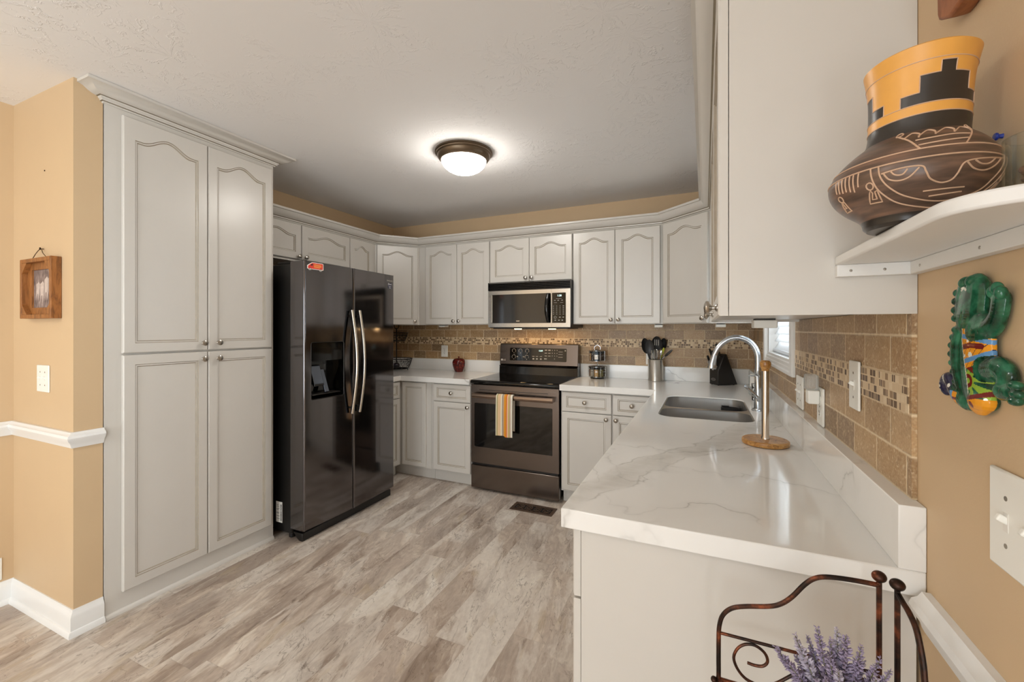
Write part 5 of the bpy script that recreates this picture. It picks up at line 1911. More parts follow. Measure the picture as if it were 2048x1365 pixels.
plate('light_switch', 'white double toggle switch below the rustic picture frame', 'switch', (-2.787, 0.925, 1.109), '-Y', 0.118, 0.124, 'switch')
plate('wall_outlet', 'white outlet low on the left wall at the picture edge', 'outlet', (XL, 0.848, 0.176), '+X', 0.075, 0.108, 'outlet')
plate('wall_outlet', 'white outlet on the back wall tiles above the apple jar', 'outlet', (-2.44, YB - TB, 1.108), '-Y', 0.078, 0.118, 'outlet')
plate('wall_outlet', 'white outlet half hidden behind the utensil crock', 'outlet', (-0.41, YB - TB, 1.096), '-Y', 0.076, 0.116, 'outlet')
plate('light_switch', 'wide white switch plate on the tiles just beside the window', 'switch', (XR - TB, 1.985, 1.093), '-X', 0.118, 0.122, 'switch', 0.008)
plate('wall_outlet', 'white outlet on the right wall tiles holding the plug-in freshener', 'outlet', (XR - TB, 1.662, 1.09), '-X', 0.078, 0.120, 'outlet', 0.007)
plate('light_switch', 'white single switch plate set across the mosaic band', 'switch', (XR - TB - 0.0015, 1.318, 1.200), '-X', 0.074, 0.120, 'switch')
plate('light_switch', 'large white switch plate on the tan wall at the right picture edge', 'switch', (XR, 0.726, 1.095), '-X', 0.118, 0.128, 'switch')

# plug-in freshener
t = thing('air_freshener', 'plug-in air freshener with clear hood on the right wall outlet', 'air freshener', (0.3165, 1.672, 1.097), -R90)
MB().box(-0.022, -0.012, 0.0, 0.022, 0.0198, 0.044).build('freshener_base', PLATE, t, world=False, bevel=0.004)
MB().prism(rrect(-0.024, -0.018, 0.024, 0.018, 0.012, 6), 0.0445, 0.094).build('freshener_hood', CLEARP, t, world=False, bevel=0.005)

# ------------------------------------------------------------------ floor vent
t = thing('floor_vent', 'dark bronze scrollwork floor vent in front of the range', 'vent', (-1.158, 2.968, 0.0))
VB = simple('vent_bronze', (92, 74, 60), 0.42, 0.5, var=0.1, scale=40)
vx0, vx1, vy0, vy1 = -1.322, -0.993, 2.896, 3.038
b = MB().prism([(vx0, vy0), (vx1, vy0), (vx1, vy1), (vx0, vy1)], 0.0004, 0.005, holes=[[(vx0 + 0.024, vy0 + 0.024), (vx0 + 0.024, vy1 - 0.024), (vx1 - 0.024, vy1 - 0.024), (vx1 - 0.024, vy0 + 0.024)]])
b.build('vent_frame', VB, t, bevel=0.0015)
MB().box(vx0 + 0.02, vy0 + 0.02, 0.0003, vx1 - 0.02, vy1 - 0.02, 0.0014).build('vent_opening', BLACKM, t)
b = MB()
yc_ = (vy0 + vy1) / 2
for k in range(4):
    xc = vx0 + 0.062 + k * 0.0685
    b.tube([(xc + 0.027 * cos(2 * pi * i / 24), yc_ + 0.036 * sin(2 * pi * i / 24), 0.0032) for i in range(24)], 0.003, 6, closed=True)
    b.tube([(xc + 0.012 * cos(2 * pi * i / 16), yc_ + 0.014 * sin(2 * pi * i / 16), 0.0032) for i in range(16)], 0.0028, 6, closed=True)
    for s_ in (-1, 1):
        b.tube(smooth_path([(xc - 0.034, yc_ + s_ * 0.046, 0.0032), (xc - 0.012, yc_ + s_ * 0.024, 0.0032), (xc + 0.012, yc_ + s_ * 0.02, 0.0032), (xc + 0.034, yc_ + s_ * 0.044, 0.0032)], 4), 0.0028, 6)
        b.tube([(xc + s_ * 0.027, yc_, 0.0032), (xc + s_ * 0.012, yc_, 0.0032)], 0.0028, 6)
b.build('vent_scrollwork', VB, t)

# ------------------------------------------------------------------ rustic picture on the partition
fx0, fx1, fz0, fz1, fy = -2.925, -2.617, 1.386, 1.661, 0.925
t = thing('picture_frame', 'rustic wooden shadow-box frame with faded horse photo', 'picture frame', ((fx0 + fx1) / 2, fy, (fz0 + fz1) / 2))
D_ = 0.036
for (x0, x1, z0, z1) in ((fx0, fx0 + 0.018, fz0, fz1), (fx1 - 0.018, fx1, fz0, fz1), (fx0 + 0.0182, fx1 - 0.0182, fz1 - 0.018, fz1), (fx0 + 0.0182, fx1 - 0.0182, fz0, fz0 + 0.018)):
    MB().box(x0, fy - D_, z0, x1, fy - 0.001, z1).build('frame_side', RUSTIC, t, bevel=0.0015)
b = MB().prism([(fx0 + 0.0182, fz0 + 0.0182), (fx1 - 0.0182, fz0 + 0.0182), (fx1 - 0.0182, fz1 - 0.0182), (fx0 + 0.0182, fz1 - 0.0182)], fy - 0.016, fy - 0.009, plane='xz', holes=[[(fx0 + 0.062, fz0 + 0.05), (fx0 + 0.062, fz1 - 0.05), (fx1 - 0.05, fz1 - 0.05), (fx1 - 0.05, fz0 + 0.05)]])
b.build('inner_frame', RUSTIC, t)
for cx, cz, sx, sz in ((fx0, fz0, 1, 1), (fx1, fz0, -1, 1), (fx0, fz1, 1, -1), (fx1, fz1, -1, -1)):
    MB().prism([(cx + sx * 0.0185, cz + sz * 0.0185), (cx + sx * 0.066, cz + sz * 0.0185), (cx + sx * 0.0185, cz + sz * 0.066)], fy - D_ + 0.001, fy - 0.0165, plane='xz').build('corner_gusset', RUSTIC, t)
ph = MB().box(fx0 + 0.04, fy - 0.0088, fz0 + 0.035, fx1 - 0.035, fy - 0.006, fz1 - 0.035).build('photo_print', PHOTO, t)
b = MB()
for k, (x, z, w_, h_) in enumerate(((-2.822, 1.515, 0.03, 0.06), (-2.782, 1.51, 0.034, 0.07), (-2.74, 1.525, 0.032, 0.078), (-2.70, 1.53, 0.03, 0.08))):
    P = [(x - w_ / 2, z + h_ / 2), (x - w_ / 2, z - h_ / 4), (x - w_ / 2 + 0.005, z - h_ * 0.7), (x - w_ / 2 + 0.009, z - h_ / 4), (x + w_ / 2 - 0.012, z - h_ / 4), (x + w_ / 2 - 0.008, z - h_ * 0.72), (x + w_ / 2, z - h_ / 4), (x + w_ / 2 + 0.004, z + h_ * 0.52), (x + w_ / 4, z + h_ * 0.68)]
    MB().prism(P, fy - 0.0094, fy - 0.0087, plane='xz').build('printed_figure', PHOTOL, ph)
nx_, nz_ = -2.79, 1.708
MB().tube(smooth_path([(-2.845, fy - 0.02, fz1 + 0.001), (-2.82, fy - 0.015, 1.69), (nx_, fy - 0.01, nz_), (-2.755, fy - 0.015, 1.685), (-2.705, fy - 0.02, fz1 + 0.001)], 5), 0.0016, 6).build('hanging_wire', simple('rusty_wire', (98, 74, 50), 0.6, 0.4, var=0), t)
MB().lathe([(0.0, -0.015), (0.006, -0.014), (0.006, -0.011), (0.0016, -0.010), (0.0016, 0.0)], (nx_, fy - 0.0005, nz_), 12, 0, Matrix.Rotation(-pi / 2, 4, 'X')).build('nail', IRON, t)
o = MB().lathe([(0.0, -0.003), (0.0032, -0.002), (0.0032, 0.0)], (-2.78, 0.9246, 2.07), 10, 0, Matrix.Rotation(-pi / 2, 4, 'X')).build('nail', IRON, loc=(-2.78, 0.9246, 2.07))
tag(o, 'small dark nail high on the partition wall above the picture frame', 'nail')

# ------------------------------------------------------------------ corner shelf with the pot
SZ0, SZ1 = 1.4605, 1.478
t = thing('corner_shelf', 'small white painted shelf with rounded front corner on the tan wall', 'shelf', (0.29, 0.79, 1.438))
pl = [(XR - 0.001, 1.0085), (0.229, 1.0085), (0.232, 0.66)] + arc(0.297, 0.63, 0.065, 180, 270, 8)[0:] + [(XR - 0.001, 0.565)]
MB().prism(pl, SZ0, SZ1).build('shelf_board', SHELFW, t, bevel=0.003)
MB().box(0.229, 0.992, 1.438, 0.3525, 1.0085, SZ0 - 0.0002).build('cleat', SHELFW, t, bevel=0.001)
MB().box(0.336, 0.57, 1.438, XR - 0.0005, 0.9918, SZ0 - 0.0002).build('cleat', SHELFW, t, bevel=0.001)
for x in (0.25, 0.30):
    MB().lathe([(0.0, -0.0008), (0.0022, -0.0006), (0.0025, 0.0)], (x, 0.992, 1.4485), 12, 0, Matrix.Rotation(-pi / 2, 4, 'X')).build('screw', NICKEL, t)
for y in (0.955, 0.78):
    MB().lathe([(0.0, -0.0008), (0.0022, -0.0006), (0.0025, 0.0)], (0.336, y, 1.4485), 12, 0, Matrix.Rotation(pi / 2, 4, 'Y')).build('screw', NICKEL, t)

PC = Vector((0.258, 0.768, SZ1 + 0.0003))
t = thing('pottery_vase', 'brown clay vase with incised face and ochre stepped neck on the corner shelf', 'vase', tuple(PC))
pp = [(0.045, 0), (0.049, .004), (0.0505, .011), (0.055, .0175), (0.071, .030), (0.084, .0455), (0.0895, .062), (0.087, .078), (0.077, .094), (0.064, .1075), (0.0555, .1145), (0.053, .122), (0.0525, .15), (0.054, .19), (0.0595, .222)]
PZ = smooth_path([(p[0], 0, p[1]) for p in pp], 10)
PZ = [(v.x, v.z) for v in PZ]


def prad(z):
    for i in range(len(PZ) - 1):
        if PZ[i][1] <= z <= PZ[i + 1][1]:
            k = (z - PZ[i][1]) / max(1e-9, PZ[i + 1][1] - PZ[i][1])
            return PZ[i][0] + k * (PZ[i + 1][0] - PZ[i][0])
    return PZ[-1][0] if z > 0.1 else PZ[0][0]


dv = Vector((-PC.x, -PC.y)).normalized()
rv_ = Vector((-dv.y, dv.x))       # to the right of the drawn face
if rv_.x < 0:
    rv_ = -rv_


def ppt(phi, z, out=0.0):
    a = radians(phi)
    r = prad(z) + out
    q = dv * cos(a) * r + rv_ * sin(a) * r
    return (q.x, q.y, z)


# body of revolution, with the neck's painted steps chosen face by face
NZ = [0.0]
zz = 0.0
for a_, n_ in ((0.1155, 26), (0.137, 4), (0.1495, 4), (0.164, 4), (0.185, 5), (0.1985, 4), (0.2025, 2), (0.222, 6)):
    z0 = NZ[-1]
    NZ += [z0 + (a_ - z0) * (i + 1) / n_ for i in range(n_)]
SEG = 240
body, neck = MB(), MB()


def step_mat(phi, z):
    ph = ((phi - 30.5 + 60) % 120) - 60
    if z < 0.137:
        return 1
    if z < 0.1495 or z > 0.1985:
        return 0
    lim = 49.5 if z < 0.164 else (29.5 if z < 0.185 else 8.5)
    return 1 if abs(ph) < lim else 0


for i in range(len(NZ) - 1):
    z0, z1 = NZ[i], NZ[i + 1]
    tgt = body if z1 <= 0.1156 else neck
    for k in range(SEG):
        p0, p1 = 360.0 * k / SEG, 360.0 * (k + 1) / SEG
        n = len(tgt.v)
        tgt.v += [ppt(p0, z0), ppt(p1, z0), ppt(p1, z1), ppt(p0, z1)]
        tgt.f.append((n, n + 1, n + 2, n + 3))
        tgt.m.append(step_mat((p0 + p1) / 2, (z0 + z1) / 2) if tgt is neck else (2 if z1 < 0.0135 else 0))
# rim, inside wall, base
def ring(tgt, r0, z0, r1, z1, mi):
    for k in range(60):
        a0, a1 = 2 * pi * k / 60, 2 * pi * (k + 1) / 60
        n = len(tgt.v)
        tgt.v += [(r0 * cos(a0), r0 * sin(a0), z0), (r0 * cos(a1), r0 * sin(a1), z0), (r1 * cos(a1), r1 * sin(a1), z1), (r1 * cos(a0), r1 * sin(a0), z1)]
        tgt.f.append((n, n + 1, n + 2, n + 3))
        tgt.m.append(mi)


rt = PZ[-1][0]
ring(neck, rt, 0.222, rt - 0.003, 0.2245, 0)
ring(neck, rt - 0.003, 0.2245, rt - 0.0065, 0.2225, 0)
ring(neck, rt - 0.0065, 0.2225, 0.046, 0.15, 0)
ring(neck, 0.046, 0.15, 0.046, 0.12, 0)
ring(body, 0.046, 0.12, 0.075, 0.07, 0)
ring(body, 0.075, 0.07, 0.0, 0.01, 0)
ring(body, 0.0, 0.0, 0.045, 0.0, 2)


def weld(m):
    seen, idx, out = {}, [], []
    for v in m.v:
        k = (round(v[0], 5), round(v[1], 5), round(v[2], 5))
        if k not in seen:
            seen[k] = len(out)
            out.append(v)
        idx.append(seen[k])
    F, MI = [], []
    for f, mi in zip(m.f, m.m):
        q = []
        for i in f:
            if idx[i] not in q:
                q.append(idx[i])
        if len(q) > 2:
            F.append(tuple(q))
            MI.append(mi)
    m.v, m.f, m.m = out, F, MI
    return m


weld(body)
weld(neck)


def line(tgt, pts, mi, r=0.0010, closed=False, sm=True):
    # incised line laid on the surface
    P = [Vector((p[0], p[1], 0)) for p in pts]
    if sm and len(P) > 2:
        P = smooth_path(P, 5, closed)
    D = []
    for i in range(len(P) - (0 if closed else 1)):
        a, b_ = P[i], P[(i + 1) % len(P)]
        n = max(1, int(abs(a.x - b_.x) / 4), int(abs(a.y - b_.y) / 0.0025))
        D += [a.lerp(b_, k / n) for k in range(n)]
    if not closed:
        D.append(P[-1])
    tgt.tube([ppt(p.x, max(0.0005, min(0.2215, p.y)), 0.0001) for p in D], r, 6, mi, closed=closed)


full = lambda z: [(a, z) for a in range(-180, 180, 6)]
line(body, full(0.0823), 1, closed=True, sm=False)
line(body, full(0.0702), 1, closed=True, sm=False)
NL = {
 'nose': [(-16.5, 0.0597), (-4.2, 0.0615), (7.6, 0.06), (10.5, 0.0529), (13.7, 0.0444), (20.8, 0.0394), (27.4, 0.0406), (30.3, 0.0465), (32.5, 0.0568), (37.5, 0.0609), (50.0, 0.0634), (67.6, 0.0657)],
 'face': [(-18.4, 0.07), (-17.3, 0.0558), (-12.7, 0.0423), (-3.4, 0.0309), (13.4, 0.0236), (32.2, 0.0217), (49.4, 0.0253), (61.3, 0.0324), (64.7, 0.0436), (69.4, 0.0581), (70.5, 0.07)],
 'face2': [(-23.9, 0.07), (-22.7, 0.0528), (-19.1, 0.038), (-9.2, 0.0247), (11.7, 0.0173), (32, 0.0153), (54, 0.018), (66, 0.026), (73, 0.042), (77, 0.058), (78, 0.07)],
 'eyeL': [(-15.1, 0.0592), (-11.9, 0.0511), (-5.5, 0.0476), (0.9, 0.05), (6.4, 0.0587)], 'eyeL2': [(-10.5, 0.0598), (-8.0, 0.055), (-3.5, 0.0539), (-0.4, 0.0593)],
 'eyeR': [(34.8, 0.0596), (40.7, 0.052), (49.9, 0.05), (58.3, 0.0554), (64.8, 0.0655)], 'eyeR2': [(40.6, 0.0608), (45.7, 0.0568), (52.6, 0.0577), (58.0, 0.0645)],
 'm1': [(10.4, 0.0324), (25.2, 0.0329), (41.5, 0.0338)], 'm2': [(15.9, 0.0268), (29.0, 0.0279), (42.3, 0.0295)],
 'crownL': [(-15.3, 0.112), (-3.0, 0.0993), (6.1, 0.0823)], 'crownR': [(58, 0.114), (43.3, 0.0958), (34.9, 0.0823)],
 'crl1': [(2.0, 0.0969), (14.6, 0.0973), (30.2, 0.0989), (43.6, 0.0985)], 'crl2': [(4.6, 0.0882), (19.3, 0.0893), (39.0, 0.0909)],
 'sc1': [(-7.9, 0.104), (-2.4, 0.112), (4.5, 0.108), (4.1, 0.1015)], 'sc2': [(3.8, 0.1036), (10.8, 0.1124), (17.0, 0.1095), (16.9, 0.1025)], 'sc3': [(17.6, 0.1041), (27.7, 0.1123), (34.2, 0.1097), (32.2, 0.1029)], 'sc4': [(33.8, 0.1047), (44.7, 0.1131), (52.8, 0.1107), (50.0, 0.105)],
}
for p in NL.values():
    line(body, [(a, z if z < 0.0823 else 0.0823 + (z - 0.0823) * 0.98) for a, z in p], 1)
EAR = [(-26.5, 0.0438), (-32.1, 0.0292), (-20.9, 0.0287), (-21.3, 0.042), (-23.4, 0.0411), (-24.0, 0.0329), (-27.9, 0.0332), (-25.5, 0.0401)]
for off, mir in ((0, 1), (56, -1)):
    line(body, [(off + mir * p[0] + (0 if mir == 1 else 0), p[1]) for p in EAR], 1, 0.0009, True, False)
    line(body, [(off + mir * (-25.8 + 2.6 * cos(2 * pi * i / 12)), 0.0484 + 0.0043 * sin(2 * pi * i / 12)) for i in range(12)], 1, 0.0009, True, False)
line(body, [(-59, 0.041), (-68, 0.0285), (-57.5, 0.0285), (-55.4, 0.0403), (-58.5, 0.0395), (-60, 0.033), (-63.5, 0.0335)], 1, 0.0009, False, False)
line(body, [(-57.5 + 3 * cos(2 * pi * i / 12), 0.0445 + 0.0038 * sin(2 * pi * i / 12)) for i in range(12)], 1, 0.0009, True, False)
for a_, z_ in ((-33, 0.0516), (-37.4, 0.0468), (-41, 0.0486), (-45, 0.0505), (-49, 0.0504), (-53, 0.0515), (-57, 0.053)):
    line(body, [(a_, 0.069), (a_ - 1.6, z_)], 1, 0.0009, False, False)
for s_, c_ in ((-1, (-14.5, 0.1135)), (1, (58, 0.1145))):
    line(body, [(c_[0] + 3.4 * cos(2 * pi * i / 12), c_[1] + 0.003 * sin(2 * pi * i / 12)) for i in range(12)], 1, 0.0009, True, False)
LEAN = lambda z: 0.0085 * max(0.0, min(1.0, (z - 0.07) / 0.06)) + max(0, z - 0.13) * 0.03
lean_it = lambda m: setattr(m, 'v', [(v[0] + rv_.x * LEAN(v[2]), v[1] + rv_.y * LEAN(v[2]), v[2]) for v in m.v])
lean_it(body)
body.build('vase_body', [POTB, POTL, POTK], t, world=False)
for z in (0.137, 0.1494, 0.2025):
    line(neck, full(z), 2, 0.0007, True, False)
for q in range(3):
    o_ = 30.5 + 120 * q
    S_ = [(-49.5, 0.1495), (-49.5, 0.164), (-29.5, 0.164), (-29.5, 0.185), (-8.5, 0.185), (-8.5, 0.1985), (8.5, 0.1985), (8.5, 0.185), (29.5, 0.185), (29.5, 0.164), (49.5, 0.164), (49.5, 0.1495)]
    line(neck, [(o_ + a, z) for a, z in S_], 2, 0.0007, False, False)
lean_it(neck)
neck.build('vase_neck', [POTO, POTK, POTL], t, world=False, label='ochre neck with black stepped figures')

# small glass with dried bits beside the vase
t = thing('glass_votive', 'small clear glass holding dried bits beside the clay vase', 'glass', (0.311, 0.607, SZ1 + 0.0003))
MB().lathe([(0.0, 0.0), (0.027, 0.0), (0.03, 0.004), (0.03, 0.056), (0.0275, 0.056), (0.0275, 0.005), (0.0, 0.005)], seg=32, caps=False).build('glass_cup', GLASSJ, t, world=False)
dr = simple('dried_bits', (96, 60, 40), 0.8, var=0.35, scale=120)
b = MB()
random.seed(5)
for i in range(34):
    a, r = random.uniform(0, 6.28), random.uniform(0, 0.019)
    b.ell((r * cos(a), r * sin(a), 0.010 + random.uniform(0, 0.02)), (random.uniform(.003, .007), random.uniform(.003, .006), random.uniform(.002, .005)), 8, 6)
o = b.build('dried_filling', dr, t, world=False)
o['kind'] = 'stuff'

o = MB().lathe([(0.0, 0.0), (0.0032, 0.0), (0.0028, 0.0015), (0.0026, 0.004), (0.0046, 0.0052), (0.005, 0.0068), (0.004, 0.0082), (0.0, 0.0086)], (XR - 0.0002, 0.768, 1.590), 14, 0, Matrix.Rotation(-pi / 2, 4, 'Y')).build('push_pin', BLUE, loc=(XR - 0.0002, 0.768, 1.590))
tag(o, 'blue push pin in the tan wall above the small glass', 'push pin')

# wooden wall ornament cut off by the top edge
o = MB().prism([(0.876, 1.93), (0.873, 1.822), (0.868, 1.812), (0.838, 1.797), (0.80, 1.80), (0.77, 1.83), (0.765, 1.90), (0.80, 1.945), (0.84, 1.955)], XR - 0.026, XR - 0.0005, plane='yz').build('wall_ornament', REDWOOD, bevel=0.004, loc=(XR - 0.013, 0.83, 1.86))
tag(o, 'carved brown wooden wall ornament at the top right picture edge', 'wall decoration')

# ------------------------------------------------------------------ ceramic lizard on the wall
GX = XR - 0.0095
blobs = MB()


def chain(pts, rs, xs=0.7, n=5):
    P = smooth_path([(p[0], p[1], 0) for p in pts], n)
    k = len(P)
    for i, p in enumerate(P):
        s = i / (k - 1) * (len(rs) - 1)
        j = min(int(s), len(rs) - 2)
        r = rs[j] + (rs[j + 1] - rs[j]) * (s - j)
        blobs.ell((GX, p.x, p.y), (min(r * xs, 0.0115), r, r), 14, 8)


HEADC = [(0.823, 1.352), (0.812, 1.375), (0.803, 1.392)]
chain(HEADC, [0.024, 0.031, 0.025], 0.72)
SNOUT = [(0.828, 1.398), (0.834, 1.388), (0.837, 1.374), (0.838, 1.360), (0.832, 1.350)]
chain(SNOUT, [0.012, 0.0115, 0.011, 0.011, 0.012], 0.8)
chain([(0.812, 1.347), (0.810, 1.365), (0.806, 1.385), (0.803, 1.398)], [0.030, 0.029, 0.028, 0.017], 0.42)
for p, r in (((0.842, 1.392), 0.0062), ((0.846, 1.380), 0.0062), ((0.8475, 1.367), 0.0062), ((0.847, 1.355), 0.006), ((0.818, 1.404), 0.010), ((0.802, 1.405), 0.0095)):
    blobs.ell((GX - 0.004, p[0], p[1]), (r, r, r), 12, 8)
ARM = [(0.792, 1.338), (0.770, 1.342), (0.756, 1.357), (0.750, 1.378)]
chain(ARM, [0.0165, 0.0145, 0.0125, 0.0125], 0.7)
for p in ((0.758, 1.387), (0.750, 1.391), (0.742, 1.385)):
    blobs.ell((GX - 0.004, p[0], p[1]), (0.007, 0.0062, 0.009), 10, 8)
BODY = [(0.80, 1.335), (0.803, 1.30), (0.80, 1.27), (0.795, 1.245)]
chain(BODY, [0.035, 0.041, 0.040, 0.024], 0.5)
blobs.ell((GX, 0.788, 1.243), (0.015, 0.022, 0.016), 14, 8)
RIDGE = [(0.836, 1.340), (0.843, 1.322), (0.845, 1.303), (0.842, 1.282), (0.836, 1.263), (0.826, 1.246), (0.814, 1.235)]
chain(RIDGE, [0.012, 0.0145, 0.015, 0.0145, 0.014, 0.013, 0.0115], 0.75)
for p in ((0.847, 1.338), (0.853, 1.327), (0.8575, 1.315), (0.8585, 1.302), (0.856, 1.289), (0.852, 1.276), (0.846, 1.262), (0.837, 1.249), (0.823, 1.237)):
    blobs.ell((GX - 0.004, p[0] - 0.003, p[1]), (0.0068, 0.0072, 0.0062), 12, 8)
LEG = [(0.772, 1.286), (0.752, 1.289), (0.738, 1.281), (0.742, 1.264)]
chain(LEG, [0.015, 0.016, 0.0145, 0.012], 0.7)
chain([(0.742, 1.262), (0.725, 1.262)], [0.013, 0.012], 0.9)
TOES = [((0.714, 1.272), 0.0075), ((0.711, 1.262), 0.0075), ((0.714, 1.253), 0.0075)]
for p, r in TOES:
    blobs.ell((GX - 0.004, p[0], p[1]), (r, r * 1.25, r * 0.8), 10, 8)
TAIL = [(0.822, 1.236), (0.842, 1.242), (0.857, 1.254), (0.870, 1.263), (0.883, 1.260), (0.888, 1.249), (0.882, 1.243)]
chain(TAIL, [0.013, 0.0135, 0.0125, 0.011, 0.0095, 0.0085, 0.007], 0.9)
me0 = bpy.data.meshes.new('blob')
me0.from_pydata(blobs.v, [], blobs.f)
ob0 = bpy.data.objects.new('blob', me0)
COL.objects.link(ob0)
rm = ob0.modifiers.new('r', 'REMESH')
rm.mode = 'VOXEL'
rm.voxel_size = 0.00095
sm_ = ob0.modifiers.new('s', 'SMOOTH')
sm_.factor = 0.5
sm_.iterations = 7
bpy.context.view_layer.update()
me1 = bpy.data.meshes.new_from_object(ob0.evaluated_get(bpy.context.evaluated_depsgraph_get()))
lz = MB()
lz.v = [tuple(v.co) for v in me1.vertices]
lz.f = [tuple(p.vertices) for p in me1.polygons]
bpy.data.objects.remove(ob0)
bpy.data.meshes.remove(me0)
bpy.data.meshes.remove(me1)
SPN = [(0.816, 1.345), (0.818, 1.325), (0.811, 1.298), (0.803, 1.27), (0.80, 1.25), (0.806, 1.228), (0.806, 1.2)]


def spn(z):
    for a, b_ in zip(SPN[:-1], SPN[1:]):
        if b_[1] <= z <= a[1]:
            return a[0] + (b_[0] - a[0]) * (a[1] - z) / (a[1] - b_[1])
    return SPN[-1][0]


def dseg(p, pts):
    best = 9
    for a, b_ in zip(pts[:-1], pts[1:]):
        ax, ay = a
        dx, dy = b_[0] - ax, b_[1] - ay
        k = max(0, min(1, ((p[0] - ax) * dx + (p[1] - ay) * dy) / (dx * dx + dy * dy)))
        best = min(best, sqrt((p[0] - ax - k * dx) ** 2 + (p[1] - ay - k * dy) ** 2))
    return best


# 0 green 1 orange 2 white 3 maroon 4 blue 5 lime 6 navy
def lizard_mat(y, z):
    p = (y, z)
    if y > 0.848 and z < 1.275 and dseg(p, TAIL) < 0.0165:
        if dseg(p, [(0.875, 1.268), (0.868, 1.257), (0.876, 1.252)]) < 0.0018 or (y - 0.853) ** 2 + (z - 1.255) ** 2 < 0.003 ** 2 or (y > 0.886 and int((z - 1.2) / 0.0035) % 2 == 0):
            return 2
        return 6
    if 0.832 < y <= 0.848 and z < 1.249 and dseg(p, TAIL[:4]) < 0.012:
        return 4 if y > 0.842 else (1 if int(z / 0.004) % 3 else 3)
    if z < 1.340 and y < spn(z) and dseg(p, LEG) > 0.0172 and dseg(p, ARM) > 0.0158 and z > 1.215 and y > 0.752:
        if abs(y - spn(z)) < 0.0016:
            return 2
        if z > 1.292 - (y - 0.78) * 0.3:
            if dseg(p, [(0.822, 1.330), (0.790, 1.327), (0.756, 1.320)]) < 0.0032 or dseg(p, [(0.812, 1.293), (0.78, 1.302), (0.752, 1.313)]) < 0.0032:
                return 4
            if dseg(p, [(0.813, 1.314), (0.795, 1.317), (0.775, 1.316)]) < 0.0036:
                return 3
            if dseg(p, [(0.806, 1.337), (0.80, 1.336)]) < 0.003 or dseg(p, [(0.772, 1.331), (0.765, 1.33)]) < 0.0035 or (y - 0.795) ** 2 + (z - 1.304) ** 2 < 0.004 ** 2 or (y - 0.772) ** 2 + (z - 1.300) ** 2 < 0.0035 ** 2 or (y - 0.80) ** 2 + (z - 1.323) ** 2 < 0.0025 ** 2 or (y - 0.808) ** 2 + (z - 1.302) ** 2 < 0.0022 ** 2:
                return 2
            if abs((y * 1.3 + z) % 0.0125 - 0.006) < 0.0006:
                return 6
            return 1
        if dseg(p, [(0.813, 1.293), (0.79, 1.283), (0.765, 1.288)]) < 0.0036 or dseg(p, [(0.803, 1.244), (0.785, 1.247), (0.76, 1.256)]) < 0.0032:
            return 3
        if z > 1.246:
            dy, dz = y - 0.799, z - 1.268
            r = sqrt(dy * dy + dz * dz)
            if r < 0.004:
                return 5
            if r < 0.0095:
                return 3
            a = atan2(dz, dy)
            return 0 if (a * 10 / (2 * pi)) % 1.0 < 0.38 and r > 0.0125 else 5
        return 3 if (y - 0.788) ** 2 + (z - 1.237) ** 2 < 0.0045 ** 2 else 1
    if dseg(p, [(0.822, 1.394), (0.812, 1.397), (0.805, 1.394)]) < 0.0018:
        return 2
    return 0


lz.m = []
for f in lz.f:
    y = sum(lz.v[i][1] for i in f) / len(f)
    z = sum(lz.v[i][2] for i in f) / len(f)
    x = sum(lz.v[i][0] for i in f) / len(f)
    lz.m.append(lizard_mat(y, z) if x < GX + 0.004 else 0)
lz.v = [(min(v[0], XR - 0.0004), v[1], v[2]) for v in lz.v]
o = lz.build('ceramic_lizard', [GRN, CER['orange'], CER['white'], CER['maroon'], CER['blue'], CER['lime'], CER['navy']], loc=(GX, 0.80, 1.31), angle=80)
tag(o, 'glazed green ceramic lizard with flowered belly hanging on the tan wall', 'wall decoration')

# ------------------------------------------------------------------ bronze corner rack
RY_ = 0.85
t = thing('corner_rack', 'aged bronze iron corner rack with ball finials before the peninsula end', 'rack', (0.18, 0.78, 0.0))
rail = smooth_path([(0.25, RY_, 0.937), (0.217, RY_, 0.937), (0.183, RY_, 0.934), (0.165, RY_, 0.927), (0.151, RY_, 0.913), (0.134, RY_, 0.889), (0.118, RY_, 0.873), (0.1, RY_, 0.864), (0.063, RY_, 0.854), (0.043, RY_, 0.845), (0.030, RY_, 0.83), (0.0245, RY_, 0.811), (0.023, RY_, 0.785), (0.023, RY_, 0.718)], 5)
m = MB().tube(rail, 0.0038, 10)
m.tube([(0.023, RY_, 0.718), (0.023, RY_, 0.002)], 0.0042, 10)
m.build('back_rail', IRON, t)
MB().tube([(0.25, RY_, 0.0015), (0.25, RY_, 0.942)], 0.0038, 10).build('corner_post', IRON, t)
MB().ell((0.25, RY_, 0.9505), (0.0098, 0.0098, 0.0085), 20, 12).build('ball_finial', IRON, t)
m = MB().tube([(0.023, RY_, 0.797), (0.25, RY_, 0.797)], 0.0027, 8)
m.build('cross_bar', IRON, t)
scr = [(0.068, 0.758), (0.080, 0.757), (0.092, 0.760), (0.0985, 0.770), (0.094, 0.783), (0.080, 0.7915), (0.065, 0.789), (0.053, 0.778), (0.047, 0.760), (0.053, 0.742), (0.066, 0.729), (0.085, 0.724)]
MB().tube(smooth_path([(x, RY_ - 0.001, z) for x, z in scr], 5), 0.0025, 8).build('scroll', IRON, t)
scr2 = [(0.141 + (0.141 - x) + 0.004, z) for x, z in scr]
MB().tube(smooth_path([(x, RY_ - 0.001, z) for x, z in scr2], 5), 0.0025, 8).build('scroll', IRON, t)
MB().tube(smooth_path([(0.092, RY_ - 0.001, 0.722), (0.114, RY_ - 0.001, 0.739), (0.141, RY_ - 0.001, 0.764), (0.17, RY_ - 0.001, 0.782)], 4), 0.0026, 8).build('brace', IRON, t)
